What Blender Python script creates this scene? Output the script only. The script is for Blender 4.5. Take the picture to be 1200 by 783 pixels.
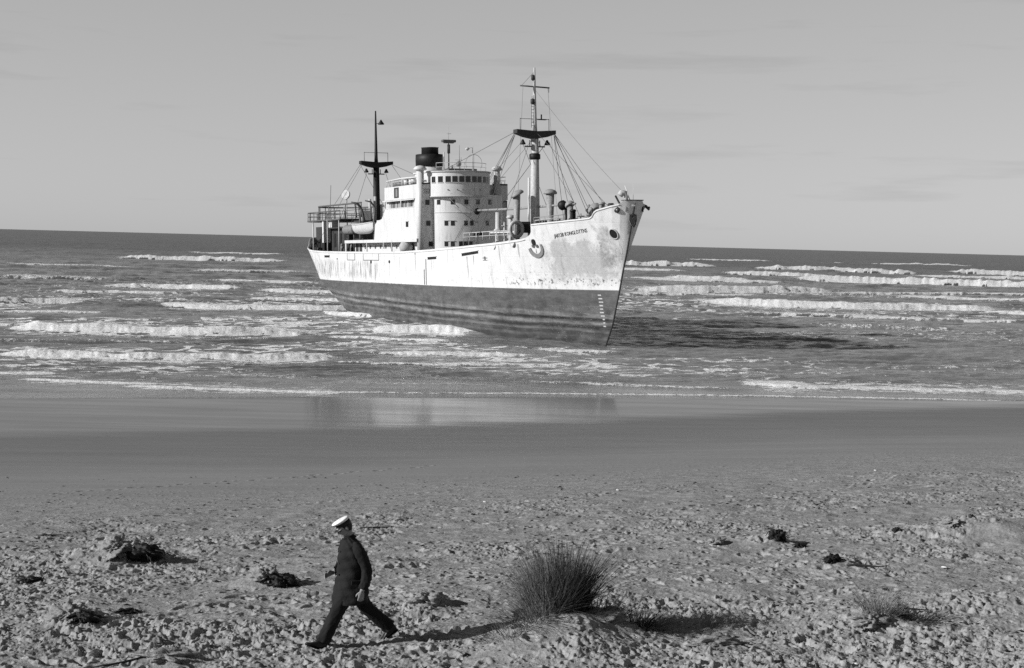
import bpy, bmesh, math, random
import numpy as np
from mathutils import Vector, Matrix
random.seed(7); rng = np.random.default_rng(7)
R = math.radians; PI = math.pi
scene = bpy.context.scene
for o in list(bpy.data.objects): bpy.data.objects.remove(o)
COL = scene.collection

# ---------------------------------------------------------------- camera, sky, sun, exposure
cam_d = bpy.data.cameras.new("camera"); cam = bpy.data.objects.new("camera", cam_d); COL.objects.link(cam)
cam_d.sensor_width = 36; cam_d.lens = 48.0; cam_d.clip_start = .1; cam_d.clip_end = 60000
EYE = Vector((0, 0, 8.4))
cam.matrix_world = Matrix.Translation(EYE) @ Matrix.Rotation(R(90-3.86), 4, 'X') @ Matrix.Rotation(R(1.48), 4, 'Z')
scene.camera = cam
SUN_EL, SUN_AZ = R(23), math.atan2(-.94, -.34)          # towards the sun: low on the left, a little behind the viewer
world = bpy.data.worlds.new("World"); scene.world = world; world.use_nodes = True
nt = world.node_tree; nt.nodes.clear()
sky = nt.nodes.new('ShaderNodeTexSky'); sky.sky_type = 'NISHITA'; sky.sun_disc = False
sky.sun_elevation = SUN_EL; sky.sun_rotation = SUN_AZ; sky.air_density = 1.0; sky.dust_density = .3; sky.ozone_density = 1.0
bw = nt.nodes.new('ShaderNodeRGBToBW'); bg = nt.nodes.new('ShaderNodeBackground'); wo = nt.nodes.new('ShaderNodeOutputWorld')
nt.links.new(sky.outputs[0], bw.inputs[0])
SKY_STRENGTH = .10
bg.inputs['Strength'].default_value = SKY_STRENGTH
# thin streaks of cloud low over the sea
tc = nt.nodes.new('ShaderNodeTexCoord'); mp = nt.nodes.new('ShaderNodeMapping'); mp.inputs['Scale'].default_value = (3.2, 3.2, 34)
nz = nt.nodes.new('ShaderNodeTexNoise'); nz.inputs['Scale'].default_value = 1.5; nz.inputs['Detail'].default_value = 6; nz.inputs['Roughness'].default_value = .55
cr = nt.nodes.new('ShaderNodeMapRange'); cr.inputs['From Min'].default_value = .56; cr.inputs['From Max'].default_value = .74; cr.inputs['To Min'].default_value = 1.0; cr.inputs['To Max'].default_value = .86
ml = nt.nodes.new('ShaderNodeMath'); ml.operation = 'MULTIPLY'
pw = nt.nodes.new('ShaderNodeMath'); pw.operation = 'POWER'; pw.inputs[1].default_value = .40
sc2 = nt.nodes.new('ShaderNodeMath'); sc2.operation = 'MULTIPLY'; sc2.inputs[1].default_value = 2.58
nt.links.new(tc.outputs['Generated'], mp.inputs[0]); nt.links.new(mp.outputs[0], nz.inputs['Vector']); nt.links.new(nz.outputs['Fac'], cr.inputs['Value'])
nt.links.new(bw.outputs[0], pw.inputs[0]); nt.links.new(pw.outputs[0], sc2.inputs[0]); sz = nt.nodes.new('ShaderNodeSeparateXYZ'); nt.links.new(tc.outputs['Generated'], sz.inputs[0])
zr = nt.nodes.new('ShaderNodeMapRange'); zr.interpolation_type = 'SMOOTHSTEP'; zr.inputs['From Min'].default_value = .16; zr.inputs['From Max'].default_value = .5; zr.inputs['To Min'].default_value = 1; zr.inputs['To Max'].default_value = .18    # sky dimmed overhead, out of view, to cut fill light; pale low down
nt.links.new(sz.outputs[2], zr.inputs['Value']); mz = nt.nodes.new('ShaderNodeMath'); mz.operation = 'MULTIPLY'; nt.links.new(sc2.outputs[0], mz.inputs[0]); nt.links.new(zr.outputs[0], mz.inputs[1])
nt.links.new(mz.outputs[0], ml.inputs[0]); nt.links.new(cr.outputs[0], ml.inputs[1])
nt.links.new(ml.outputs[0], bg.inputs['Color']); nt.links.new(bg.outputs[0], wo.inputs[0])
sun_d = bpy.data.lights.new("sun", 'SUN'); sun = bpy.data.objects.new("sun", sun_d); COL.objects.link(sun)
sun_d.energy = 4.7; sun_d.angle = R(.5); sun_d.color = (1, 1, 1)     # the photograph is black and white
sd = Vector((math.sin(SUN_AZ)*math.cos(SUN_EL), math.cos(SUN_AZ)*math.cos(SUN_EL), math.sin(SUN_EL)))
sun.rotation_euler = sd.to_track_quat('Z', 'Y').to_euler(); sun.location = (-40, -20, 40)
scene.view_settings.view_transform = 'Standard'; scene.view_settings.look = 'None'
scene.view_settings.exposure = 0.0; scene.view_settings.gamma = 1; scene.view_settings.use_curve_mapping = False
scene.render.engine = 'CYCLES'
scene.cycles.max_bounces = 6; scene.cycles.diffuse_bounces = 2; scene.cycles.glossy_bounces = 3; scene.cycles.transmission_bounces = 2
scene.cycles.use_denoising = False; scene.cycles.caustics_reflective = False; scene.cycles.caustics_refractive = False; scene.cycles.sample_clamp_indirect = 3

# ---------------------------------------------------------------- small helpers
def tag(o, label=None, cat=None, group=None, kind=None):
    if label: o['label'] = label
    if cat: o['category'] = cat
    if group: o['group'] = group
    if kind: o['kind'] = kind
    return o
def empty(name, loc=(0,0,0), rot=(0,0,0)):
    o = bpy.data.objects.new(name, None); COL.objects.link(o); o.location = loc; o.rotation_euler = rot; o.empty_display_size = .3
    return o
class NT:
    """tiny node-graph writer"""
    def __init__(s, name):
        s.m = bpy.data.materials.new(name); s.m.use_nodes = True; s.t = s.m.node_tree; s.t.nodes.clear()
        s.out = s.t.nodes.new('ShaderNodeOutputMaterial'); s.p = s.t.nodes.new('ShaderNodeBsdfPrincipled'); s.t.links.new(s.p.outputs[0], s.out.inputs[0])
    def n(s, typ, **k):
        d = s.t.nodes.new(typ)
        for a, v in k.items(): setattr(d, a, v)
        return d
    def link(s, a, b): s.t.links.new(a, b)
    def setin(s, sock, v):
        if isinstance(v, bpy.types.NodeSocket): s.link(v, sock)
        else: sock.default_value = v
    def math(s, op, a, b=0., c=0., clamp=False):
        d = s.n('ShaderNodeMath', operation=op, use_clamp=clamp); s.setin(d.inputs[0], a); s.setin(d.inputs[1], b)
        if op in ('MULTIPLY_ADD',): s.setin(d.inputs[2], c)
        return d.outputs[0]
    def coord(s, scale=(1,1,1), loc=(0,0,0), kind='Object'):
        if not hasattr(s, 'tc'): s.tc = s.n('ShaderNodeTexCoord')
        mpn = s.n('ShaderNodeMapping'); mpn.inputs['Scale'].default_value = scale; mpn.inputs['Location'].default_value = loc
        s.link(s.tc.outputs[kind], mpn.inputs[0]); return mpn.outputs[0]
    def xyz(s, kind='Object'):
        if not hasattr(s, 'tc'): s.tc = s.n('ShaderNodeTexCoord')
        d = s.n('ShaderNodeSeparateXYZ'); s.link(s.tc.outputs[kind], d.inputs[0]); return d.outputs
    def noise(s, vec, scale=1., detail=4., rough=.55, dist=0.):
        d = s.n('ShaderNodeTexNoise'); s.link(vec, d.inputs['Vector']); d.inputs['Scale'].default_value = scale
        d.inputs['Detail'].default_value = detail; d.inputs['Roughness'].default_value = rough; d.inputs['Distortion'].default_value = dist; return d.outputs['Fac']
    def ramp(s, v, a, b, lo=0., hi=1., smooth=True):
        d = s.n('ShaderNodeMapRange'); 
        if smooth: d.interpolation_type = 'SMOOTHSTEP'
        s.setin(d.inputs['Value'], v); s.setin(d.inputs['From Min'], a); s.setin(d.inputs['From Max'], b); s.setin(d.inputs['To Min'], lo); s.setin(d.inputs['To Max'], hi); return d.outputs[0]
    def mix(s, f, a, b):
        d = s.n('ShaderNodeMix'); d.data_type = 'FLOAT'; s.setin(d.inputs[0], f); s.setin(d.inputs[2], a); s.setin(d.inputs[3], b); return d.outputs[0]
    def attr(s, name):
        d = s.n('ShaderNodeAttribute'); d.attribute_name = name; return d.outputs['Fac']
    def bump(s, h, strength=.5, dist=.1):
        d = s.n('ShaderNodeBump'); d.inputs['Strength'].default_value = strength; d.inputs['Distance'].default_value = dist; s.link(h, d.inputs['Height']); s.link(d.outputs[0], s.p.inputs['Normal']); return d
    def base(s, v): s.setin(s.p.inputs['Base Color'], v if isinstance(v, bpy.types.NodeSocket) else (v, v, v, 1))
    def rough(s, v): s.setin(s.p.inputs['Roughness'], v)
    def spec(s, v): s.setin(s.p.inputs['Specular IOR Level'], v)
def grey(name, v, rough=.7, var=.25, scale=6., metal=0., spec=.3, bump=0., stretch=(1,1,1)):
    g = NT(name); f = g.noise(g.coord(stretch), scale, 6, .6)
    g.base(g.ramp(f, .25, .75, v*(1-var), v*(1+var), False)); g.rough(rough); g.spec(spec); g.p.inputs['Metallic'].default_value = metal
    if bump: g.bump(g.noise(g.coord(stretch), scale*4, 4), bump, .02)
    return g.m

def link_mesh(name, me, mat=None, parent=None, smooth=False):
    o = bpy.data.objects.new(name, me); COL.objects.link(o)
    if mat is not None: me.materials.append(mat)
    if smooth: me.shade_smooth()
    if parent is not None: o.parent = parent
    return o
def np_mesh(name, V, F):
    """V (n,3) float, F (m,4) int quads"""
    me = bpy.data.meshes.new(name); me.vertices.add(len(V)); me.vertices.foreach_set('co', np.ascontiguousarray(V, dtype=np.float32).ravel())
    m, k = F.shape; me.loops.add(m*k); me.loops.foreach_set('vertex_index', np.ascontiguousarray(F, dtype=np.int32).ravel())
    me.polygons.add(m); me.polygons.foreach_set('loop_start', np.arange(m, dtype=np.int32)*k); me.update(calc_edges=True); return me
def grid_faces(nr, nc):
    i = np.arange(nr-1)[:,None]*nc + np.arange(nc-1)[None,:]
    return np.stack([i, i+1, i+1+nc, i+nc], -1).reshape(-1, 4)

class MB:
    """collects shapes and links them as one mesh object"""
    def __init__(s): s.v = []; s.f = []; s.sm = []
    def add(s, vs, fs, smooth=False):
        b = len(s.v); s.v += [tuple(v) for v in vs]; s.f += [tuple(i+b for i in f) for f in fs]; s.sm += [smooth]*len(fs)
    def box(s, c, d, rz=0., ry=0., rx=0., taper=1., bev=0.):
        m = Matrix.Rotation(rz,3,'Z') @ Matrix.Rotation(ry,3,'Y') @ Matrix.Rotation(rx,3,'X'); x, y, z = d[0]/2, d[1]/2, d[2]/2; c = Vector(c)
        if bev <= 0:
            vs = [c+m@Vector((sx*x*(taper if sz>0 else 1), sy*y*(taper if sz>0 else 1), sz*z)) for sz in (-1,1) for sx,sy in ((-1,-1),(1,-1),(1,1),(-1,1))]
            s.add(vs, [(3,2,1,0),(4,5,6,7),(0,1,5,4),(1,2,6,5),(2,3,7,6),(3,0,4,7)]); return s
        bev = min(bev, x*.45, y*.45, z*.45); rings = []
        for zz, ins in ((-z, bev), (-z+bev, 0), (z-bev, 0), (z, bev)):
            r = []
            for sx, sy in ((-1,-1),(1,-1),(1,1),(-1,1)):
                a, b_ = sx*(x-ins), sy*(y-ins); q = bev if ins == 0 else 0.0001
                p1, p2 = ((a, b_-sy*q), (a-sx*q, b_)) if sx*sy > 0 else ((a-sx*q, b_), (a, b_-sy*q))
                pts = [p2, p1] if sx*sy > 0 else [p2, p1]
                r += [c+m@Vector((p[0], p[1], zz)) for p in ((a-sx*q, b_), (a, b_-sy*q))[::(1 if sx*sy < 0 else -1)]]
            rings.append(r)
        # order each ring by angle
        out = []
        for r in rings:
            inv_ = m.transposed(); r2 = sorted(r, key=lambda p: math.atan2((inv_@(p-c)).y, (inv_@(p-c)).x)); out.append(r2)
        k = 8; vs = [p for r in out for p in r]; fs = [tuple(range(k))[::-1], tuple(range(3*k, 4*k))]
        for a in range(3):
            for i in range(k): j = (i+1)%k; fs.append((a*k+i, a*k+j, a*k+k+j, a*k+k+i))
        s.add(vs, fs); return s
    def tube(s, pts, r, n=8, cap=True, smooth=True):
        pts = [Vector(p) for p in pts]; rs = r if isinstance(r, (list, tuple)) else [r]*len(pts); vs = []; up = None
        for i, p in enumerate(pts):
            t = (pts[min(i+1, len(pts)-1)]-pts[max(i-1, 0)]).normalized()
            if up is None: up = Vector((0,0,1)) if abs(t.z) < .9 else Vector((1,0,0))
            a = t.cross(up).normalized(); b = a.cross(t).normalized(); up = b
            vs += [p+(a*math.cos(2*PI*k/n)+b*math.sin(2*PI*k/n))*rs[i] for k in range(n)]
        fs = [(i*n+k, i*n+(k+1)%n, (i+1)*n+(k+1)%n, (i+1)*n+k) for i in range(len(pts)-1) for k in range(n)]
        fs = [f[::-1] for f in fs]
        if cap: fs += [tuple(range(n)), tuple(range((len(pts)-1)*n, len(pts)*n))[::-1]]
        s.add(vs, fs, smooth); return s
    def lathe(s, prof, c=(0,0,0), axis=(0,0,1), n=20, smooth=True, sx=1., sy=1.):
        q = Vector((0,0,1)).rotation_difference(Vector(axis)); c = Vector(c); vs = []
        for r_, z_ in prof: vs += [c+q@Vector((sx*r_*math.cos(2*PI*k/n), sy*r_*math.sin(2*PI*k/n), z_)) for k in range(n)]
        m_ = len(prof); fs = [(i*n+k, i*n+(k+1)%n, (i+1)*n+(k+1)%n, (i+1)*n+k) for i in range(m_-1) for k in range(n)]
        fs += [tuple(range(n))[::-1], tuple(range((m_-1)*n, m_*n))]
        s.add(vs, fs, smooth); return s
    def loft(s, rings, smooth=True, cap=True, closed=True):
        n = len(rings[0]); vs = [p for r_ in rings for p in r_]; m_ = len(rings); K = n if closed else n-1
        fs = [(i*n+k, i*n+(k+1)%n, (i+1)*n+(k+1)%n, (i+1)*n+k) for i in range(m_-1) for k in range(K)]
        if cap and closed: fs += [tuple(range(n))[::-1], tuple(range((m_-1)*n, m_*n))]
        s.add(vs, fs, smooth); return s
    def prism(s, poly, z0, z1):
        n = len(poly); vs = [(x,y,z0) for x,y in poly]+[(x,y,z1) for x,y in poly]
        s.add(vs, [tuple(range(n))[::-1], tuple(range(n,2*n))]+[(i,(i+1)%n,n+(i+1)%n,n+i) for i in range(n)]); return s
    def build(s, name, mat=None, parent=None, fix=True):
        me = bpy.data.meshes.new(name); me.from_pydata([tuple(v) for v in s.v], [], s.f)
        me.polygons.foreach_set('use_smooth', s.sm)
        if fix:
            bm = bmesh.new(); bm.from_mesh(me); bmesh.ops.recalc_face_normals(bm, faces=bm.faces); bm.to_mesh(me); bm.free()
        me.update(); return link_mesh(name, me, mat, parent)

# ---------------------------------------------------------------- value noise on arrays
def _h(ix, iy, seed):
    h = (ix.astype(np.int64)*374761393 + iy.astype(np.int64)*668265263 + seed*1442695041) & 0xffffffff
    h = ((h ^ (h >> 13))*1274126177) & 0xffffffff; h ^= h >> 16
    return (h & 0xffff).astype(np.float32)/65535.
def vn(x, y, seed=0):
    fx, fy = np.floor(x), np.floor(y); tx, ty = (x-fx).astype(np.float32), (y-fy).astype(np.float32)
    ix, iy = fx.astype(np.int64), fy.astype(np.int64); tx = tx*tx*(3-2*tx); ty = ty*ty*(3-2*ty)
    a, b, c, d = _h(ix,iy,seed), _h(ix+1,iy,seed), _h(ix,iy+1,seed), _h(ix+1,iy+1,seed)
    return (a+(b-a)*tx)*(1-ty)+(c+(d-c)*tx)*ty
def fbm(x, y, seed=0, oct=4, gain=.5):
    s = 0; a = 1; n = 0
    for k in range(oct):
        c_, s_ = math.cos(.7*k+.3), math.sin(.7*k+.3)
        s = s + a*vn((x*c_-y*s_)*2**k+k*17.3, (x*s_+y*c_)*2**k-k*9.1, seed+k); n += a; a *= gain
    return s/n
def sstep(x, a, b):
    t = np.clip((x-a)/(b-a), 0, 1); return t*t*(3-2*t)

# ---------------------------------------------------------------- beach
WET = np.array([(-60,49),(-21,56.1),(-11,59.3),(-5.6,60.9),(4.2,65.6),(13.3,70.2),(28.8,76.2),(60,86),(200,120)], float)      # edge of the wet mirror of sand
BEACH = np.array([(-400,.11),(0,.11),(3,.16),(6,.26),(14,.65),(26,1.65),(34,2.35),(43,3.02),(47,3.14),(60,3.45),(90,4.0),(140,4.3)])
RISE = np.array([(-14,4.6),(-4,3.9),(0,3.3),(4,2.4),(8,1.2),(11,.45),(14.5,0)])         # the dune the picture is taken from
def beach_z(x, y):
    d = np.interp(x, WET[:,0], WET[:,1]) - y
    z = np.interp(d, BEACH[:,0], BEACH[:,1]) + np.interp(y, RISE[:,0], RISE[:,1])
    wet = np.interp(x, WET[:,0], WET[:,1]); shore = np.maximum(73.0+.2*x, wet+2); fr = np.clip((y-wet)/(shore-wet), 0, 1)      # the wet strip drains evenly down to the water's edge
    return z - .11*fr - .02*np.clip(y-shore, 0, 400), d
# (x, y, radius x, radius y, height): low hummocks of sand
MOUNDS = [(-7.0,24.1,1.2,.6,.26),(-3.85,21.6,.5,.4,.16),(-5.95,18.7,.5,.4,.15),(-4.1,16.9,.5,.4,.08),(.80,18.1,1.05,.75,.27),(1.6,18.2,.7,.4,.15),(.95,17.2,1.2,.8,.20),
          (5.3,19.1,.95,.6,.20),(9.3,26.3,1.7,.8,.34),(7.6,20.2,1.6,.7,.18),(2.6,24.6,1.8,.6,.10),(-2.0,23.5,1.2,.6,.10),(5.0,25.7,.5,.4,.14),(5.8,23.3,.5,.3,.08),(-1.15,19.8,.35,.3,.10),(.1,17.2,.9,.4,.05),(2.8,17.5,.7,.5,.08),(3.7,21,1.1,.5,.08)]
def ground(x, y, detail=True):
    x = np.asarray(x, float); y = np.asarray(y, float)
    z, d = beach_z(x, y)
    rough = sstep(d+2.5*(fbm(x*.12, y*.3, 5, 3)-.5), 26.5, 31.5)          # trampled dry sand
    z = z + rough*.10*(fbm(x*.35, y*.35, 11, 3)-.5) + .02*sstep(d,2,12)*(fbm(x*.2,y*.5,3,3)-.5)
    for mx, my, rx, ry, h in MOUNDS:
        q = ((x-mx)/rx)**2 + ((y-my)/ry)**2
        # windward side slopes gently, the right side falls off steeply
        ask = np.where(x > mx, 1.7, 1.0); q2 = ((x-mx)*ask/rx)**2 + ((y-my)/ry)**2
        z = z + np.where(q2 < 6, h*np.exp(-q2*1.1), 0)
    if not detail: return z
    patch = sstep(fbm(x*.45+fbm(x*1.7,y*1.7,23,2), y*.5, 21, 4), .47, .66)                     # where the crust is broken
    near = sstep(d, 26, 45)
    k = rough*(.26+.74*patch)*(.55+.45*near)
    n1 = fbm(x*3.6, y*3.9, 31, 3); n2 = fbm(x*9.5, y*11, 41, 3); n3 = fbm(x*24, y*26, 51, 2)
    n4 = fbm(x*5.8+3*n1, y*7.2+2*n2, 37, 3); n5 = fbm(x*15.+2*n1, y*17., 47, 2)
    big = fbm(x*1.1, y*1.1, 57, 3)
    clod = sstep(n4, .56, .66)*.022*(.4+n2) + sstep(n5, .62, .70)*.020 + sstep(n2, .67, .75)*.030
    pit = -sstep(.40-n1, 0, .10)*.035 - sstep(.38-n4, 0, .05)*.022
    ft = fbm(x*2.0+.7*n1, y*2.3, 67, 2); z = z - k*sstep(ft, .66, .76)*.05
    z = z + .98*k*(clod + pit + .03*(n1-.5) + .012*(n2-.5)) + rough*.11*(big-.5)
    z = z + rough*.006*(n3-.5) + sstep(d, 16, 26)*(1-rough)*np.maximum(n2-.66, 0)*.10
    return z
def gz(x, y, detail=False): return float(ground(np.array([x]), np.array([y]), detail)[0])
FOOT = []                                                                 # lines of footprints as (x0,y0,x1,y1)
def beach_mesh():
    rows = list(np.arange(-14, 13.4, .3)); y = 13.5
    while y < 66: rows.append(y); y += y*y/7235*.27 
    while y < 120: rows.append(y); y += .35
    rows += [130,150,190,300]; Y = np.array(rows)
    T = np.concatenate([-np.geomspace(6, .5, 50)[:-1], np.linspace(-.5, .5, 1560), np.geomspace(.5, 6, 50)[1:]])
    X = (Y[:,None]+1.2*np.exp(-np.maximum(Y,0)/3)[:,None]+np.where(Y<1,np.abs(Y-1)+2,0)[:,None])*T[None,:]; YY = np.broadcast_to(Y[:,None], X.shape)
    Z = ground(X.ravel(), YY.ravel())
    xx, yy = X.ravel(), YY.ravel()
    for x0, y0, x1, y1, n in [(-9.5,29.5,-1.0,36.5,22),(-8.6,15.8,-3.4,20.8,17),(-3.6,15.9,-6.6,14.9,7),(-1.3,18.0,6.2,21.6,14),(3.2,30,12,39,22),(-12,36,-2,45,18)]:
        for i in range(n):
            t = i/n; fx, fy = x0+(x1-x0)*t, y0+(y1-y0)*t; a = math.atan2(y1-y0, x1-x0); sd_ = (.11 if i%2 else -.11)
            fx -= math.sin(a)*sd_; fy += math.cos(a)*sd_
            m = (np.abs(xx-fx) < .4) & (np.abs(yy-fy) < .4); u = (xx[m]-fx)*math.cos(a)+(yy[m]-fy)*math.sin(a); v = -(xx[m]-fx)*math.sin(a)+(yy[m]-fy)*math.cos(a)
            q = (u/.15)**2+(v/.07)**2; Z[m] += -.05*np.exp(-q**2)+.018*np.exp(-(q-2.0)**2)
    # the beach has been walked over: thousands of half-filled prints and scuffs
    rr = np.random.default_rng(3); Z2 = Z.reshape(X.shape); n = 8200
    ys = 15.0+23*rr.random(n)**1.25; xs = (rr.random(n)*2-1)*.52*ys; busy = fbm(xs*.35, ys*.35, 301, 3)
    for px, py, bz, q0, q1, q2 in zip(xs, ys, busy, rr.random(n), rr.random(n), rr.random(n)):
        if bz+.25*(q0-.5) < .475: continue
        away = float(np.interp(px, WET[:,0], WET[:,1]))-py      # metres up from the wet sand
        if away < 27 or q0 > (away-26)/8: continue
        a = q1*2*PI; s1 = .035+.12*q2**1.6; s2 = s1*(.38+.4*q0); dep = (.014+.042*q0)*(.4+.6*min(1, s1/.14)); R_ = s1*2.0
        j0, j1 = np.searchsorted(Y, py-R_), np.searchsorted(Y, py+R_); i0, i1 = np.searchsorted(X[j0], px-R_), np.searchsorted(X[j0], px+R_)
        if j1-j0 < 2 or i1-i0 < 2: continue
        dx, dy = X[j0:j1, i0:i1]-px, YY[j0:j1, i0:i1]-py; u = (dx*math.cos(a)+dy*math.sin(a))/s1; v = (-dx*math.sin(a)+dy*math.cos(a))/s2; q = np.sqrt(u*u+v*v)+.35*(vn(X[j0:j1, i0:i1]*16, YY[j0:j1, i0:i1]*16, 9)-.5)
        Z2[j0:j1, i0:i1] += -dep*(1-sstep(q, .55, 1.05)) + dep*.34*np.exp(-((q-1.25)/.30)**2)*(.5+1.0*vn(X[j0:j1, i0:i1]*22, YY[j0:j1, i0:i1]*22, 19))
    Z = Z2.ravel()
    V = np.stack([xx, yy, Z], 1); me = np_mesh('sand', V, grid_faces(len(Y), len(T)))
    me.shade_smooth(); return me
def sand_mat():
    g = NT('sand'); x, y, z = g.xyz(); c = g.coord()
    big = g.noise(g.coord((.5,.9,1)), .35, 5, .6); mid = g.noise(c, 3.2, 6, .65); fine = g.noise(c, 26, 4, .7); grit = g.noise(c, 90, 2, .6)
    # height above the water decides how dry the sand is
    zz = g.math('MULTIPLY_ADD', big, .5, z); zz = g.math('SUBTRACT', zz, .25)
    dry = g.ramp(zz, 1.35, 1.75); nzw = g.noise(g.coord((.12,.8,1)), 1.0, 5, .6); zw = g.math('ADD', z, g.math('MULTIPLY', g.math('SUBTRACT', nzw, .5), .09)); damp = g.ramp(z, .16, 1.1); wet = g.ramp(zw, .10, .20)
    v_dry = g.math('MULTIPLY', g.ramp(mid, .3, .7, .24, .44, False), g.ramp(fine, .3, .7, .78, 1.18, False))
    v_dry = g.math('MULTIPLY', v_dry, g.ramp(grit, .35, .65, .85, 1.12, False))
    v_damp = g.math('MULTIPLY', g.mix(damp, .20, .285), g.ramp(mid, .3, .7, .95, 1.05, False)); v_damp = g.math('MULTIPLY', v_damp, g.ramp(grit, .35, .65, .93, 1.06, False))
    streak = g.noise(g.coord((.25,2.2,1)), .5, 5, .6); v_damp = g.math('MULTIPLY', v_damp, g.ramp(streak, .35, .65, .93, 1.07, False))
    v = g.mix(dry, v_damp, v_dry); v = g.mix(wet, .11, v); g.base(v)
    g.rough(g.mix(wet, .115, g.mix(damp, .55, .95))); g.spec(g.mix(wet, .22, g.mix(damp, .18, .05)))
    h = g.math('MULTIPLY', g.math('ADD', g.math('MULTIPLY', fine, .6), g.math('MULTIPLY', grit, .4)), g.mix(wet, 0.0, g.mix(dry, .10, 1.0)))
    rip = g.noise(g.coord((.35,1.6,1)), 2.2, 3, .5)
    h = g.math('ADD', h, g.math('MULTIPLY', rip, .035))
    g.bump(h, .55, .035)
    df = g.n('ShaderNodeBsdfDiffuse'); df.inputs['Color'].default_value = (.19,.19,.19,1); mx = g.n('ShaderNodeMixShader'); film = g.noise(g.coord((.10,.9,1)), .9, 5, .6)     # the film of water is broken by bare sand
    g.link(g.mix(wet, g.ramp(film, .3, .7, .12, .52), 0.0), mx.inputs[0]); g.link(g.p.outputs[0], mx.inputs[1]); g.link(df.outputs[0], mx.inputs[2]); g.link(mx.outputs[0], g.out.inputs[0]); return g.m
beach = link_mesh('sand', beach_mesh(), sand_mat()); tag(beach, kind='structure', label='grey beach of trampled dry sand running down to smooth wet sand')

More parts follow.
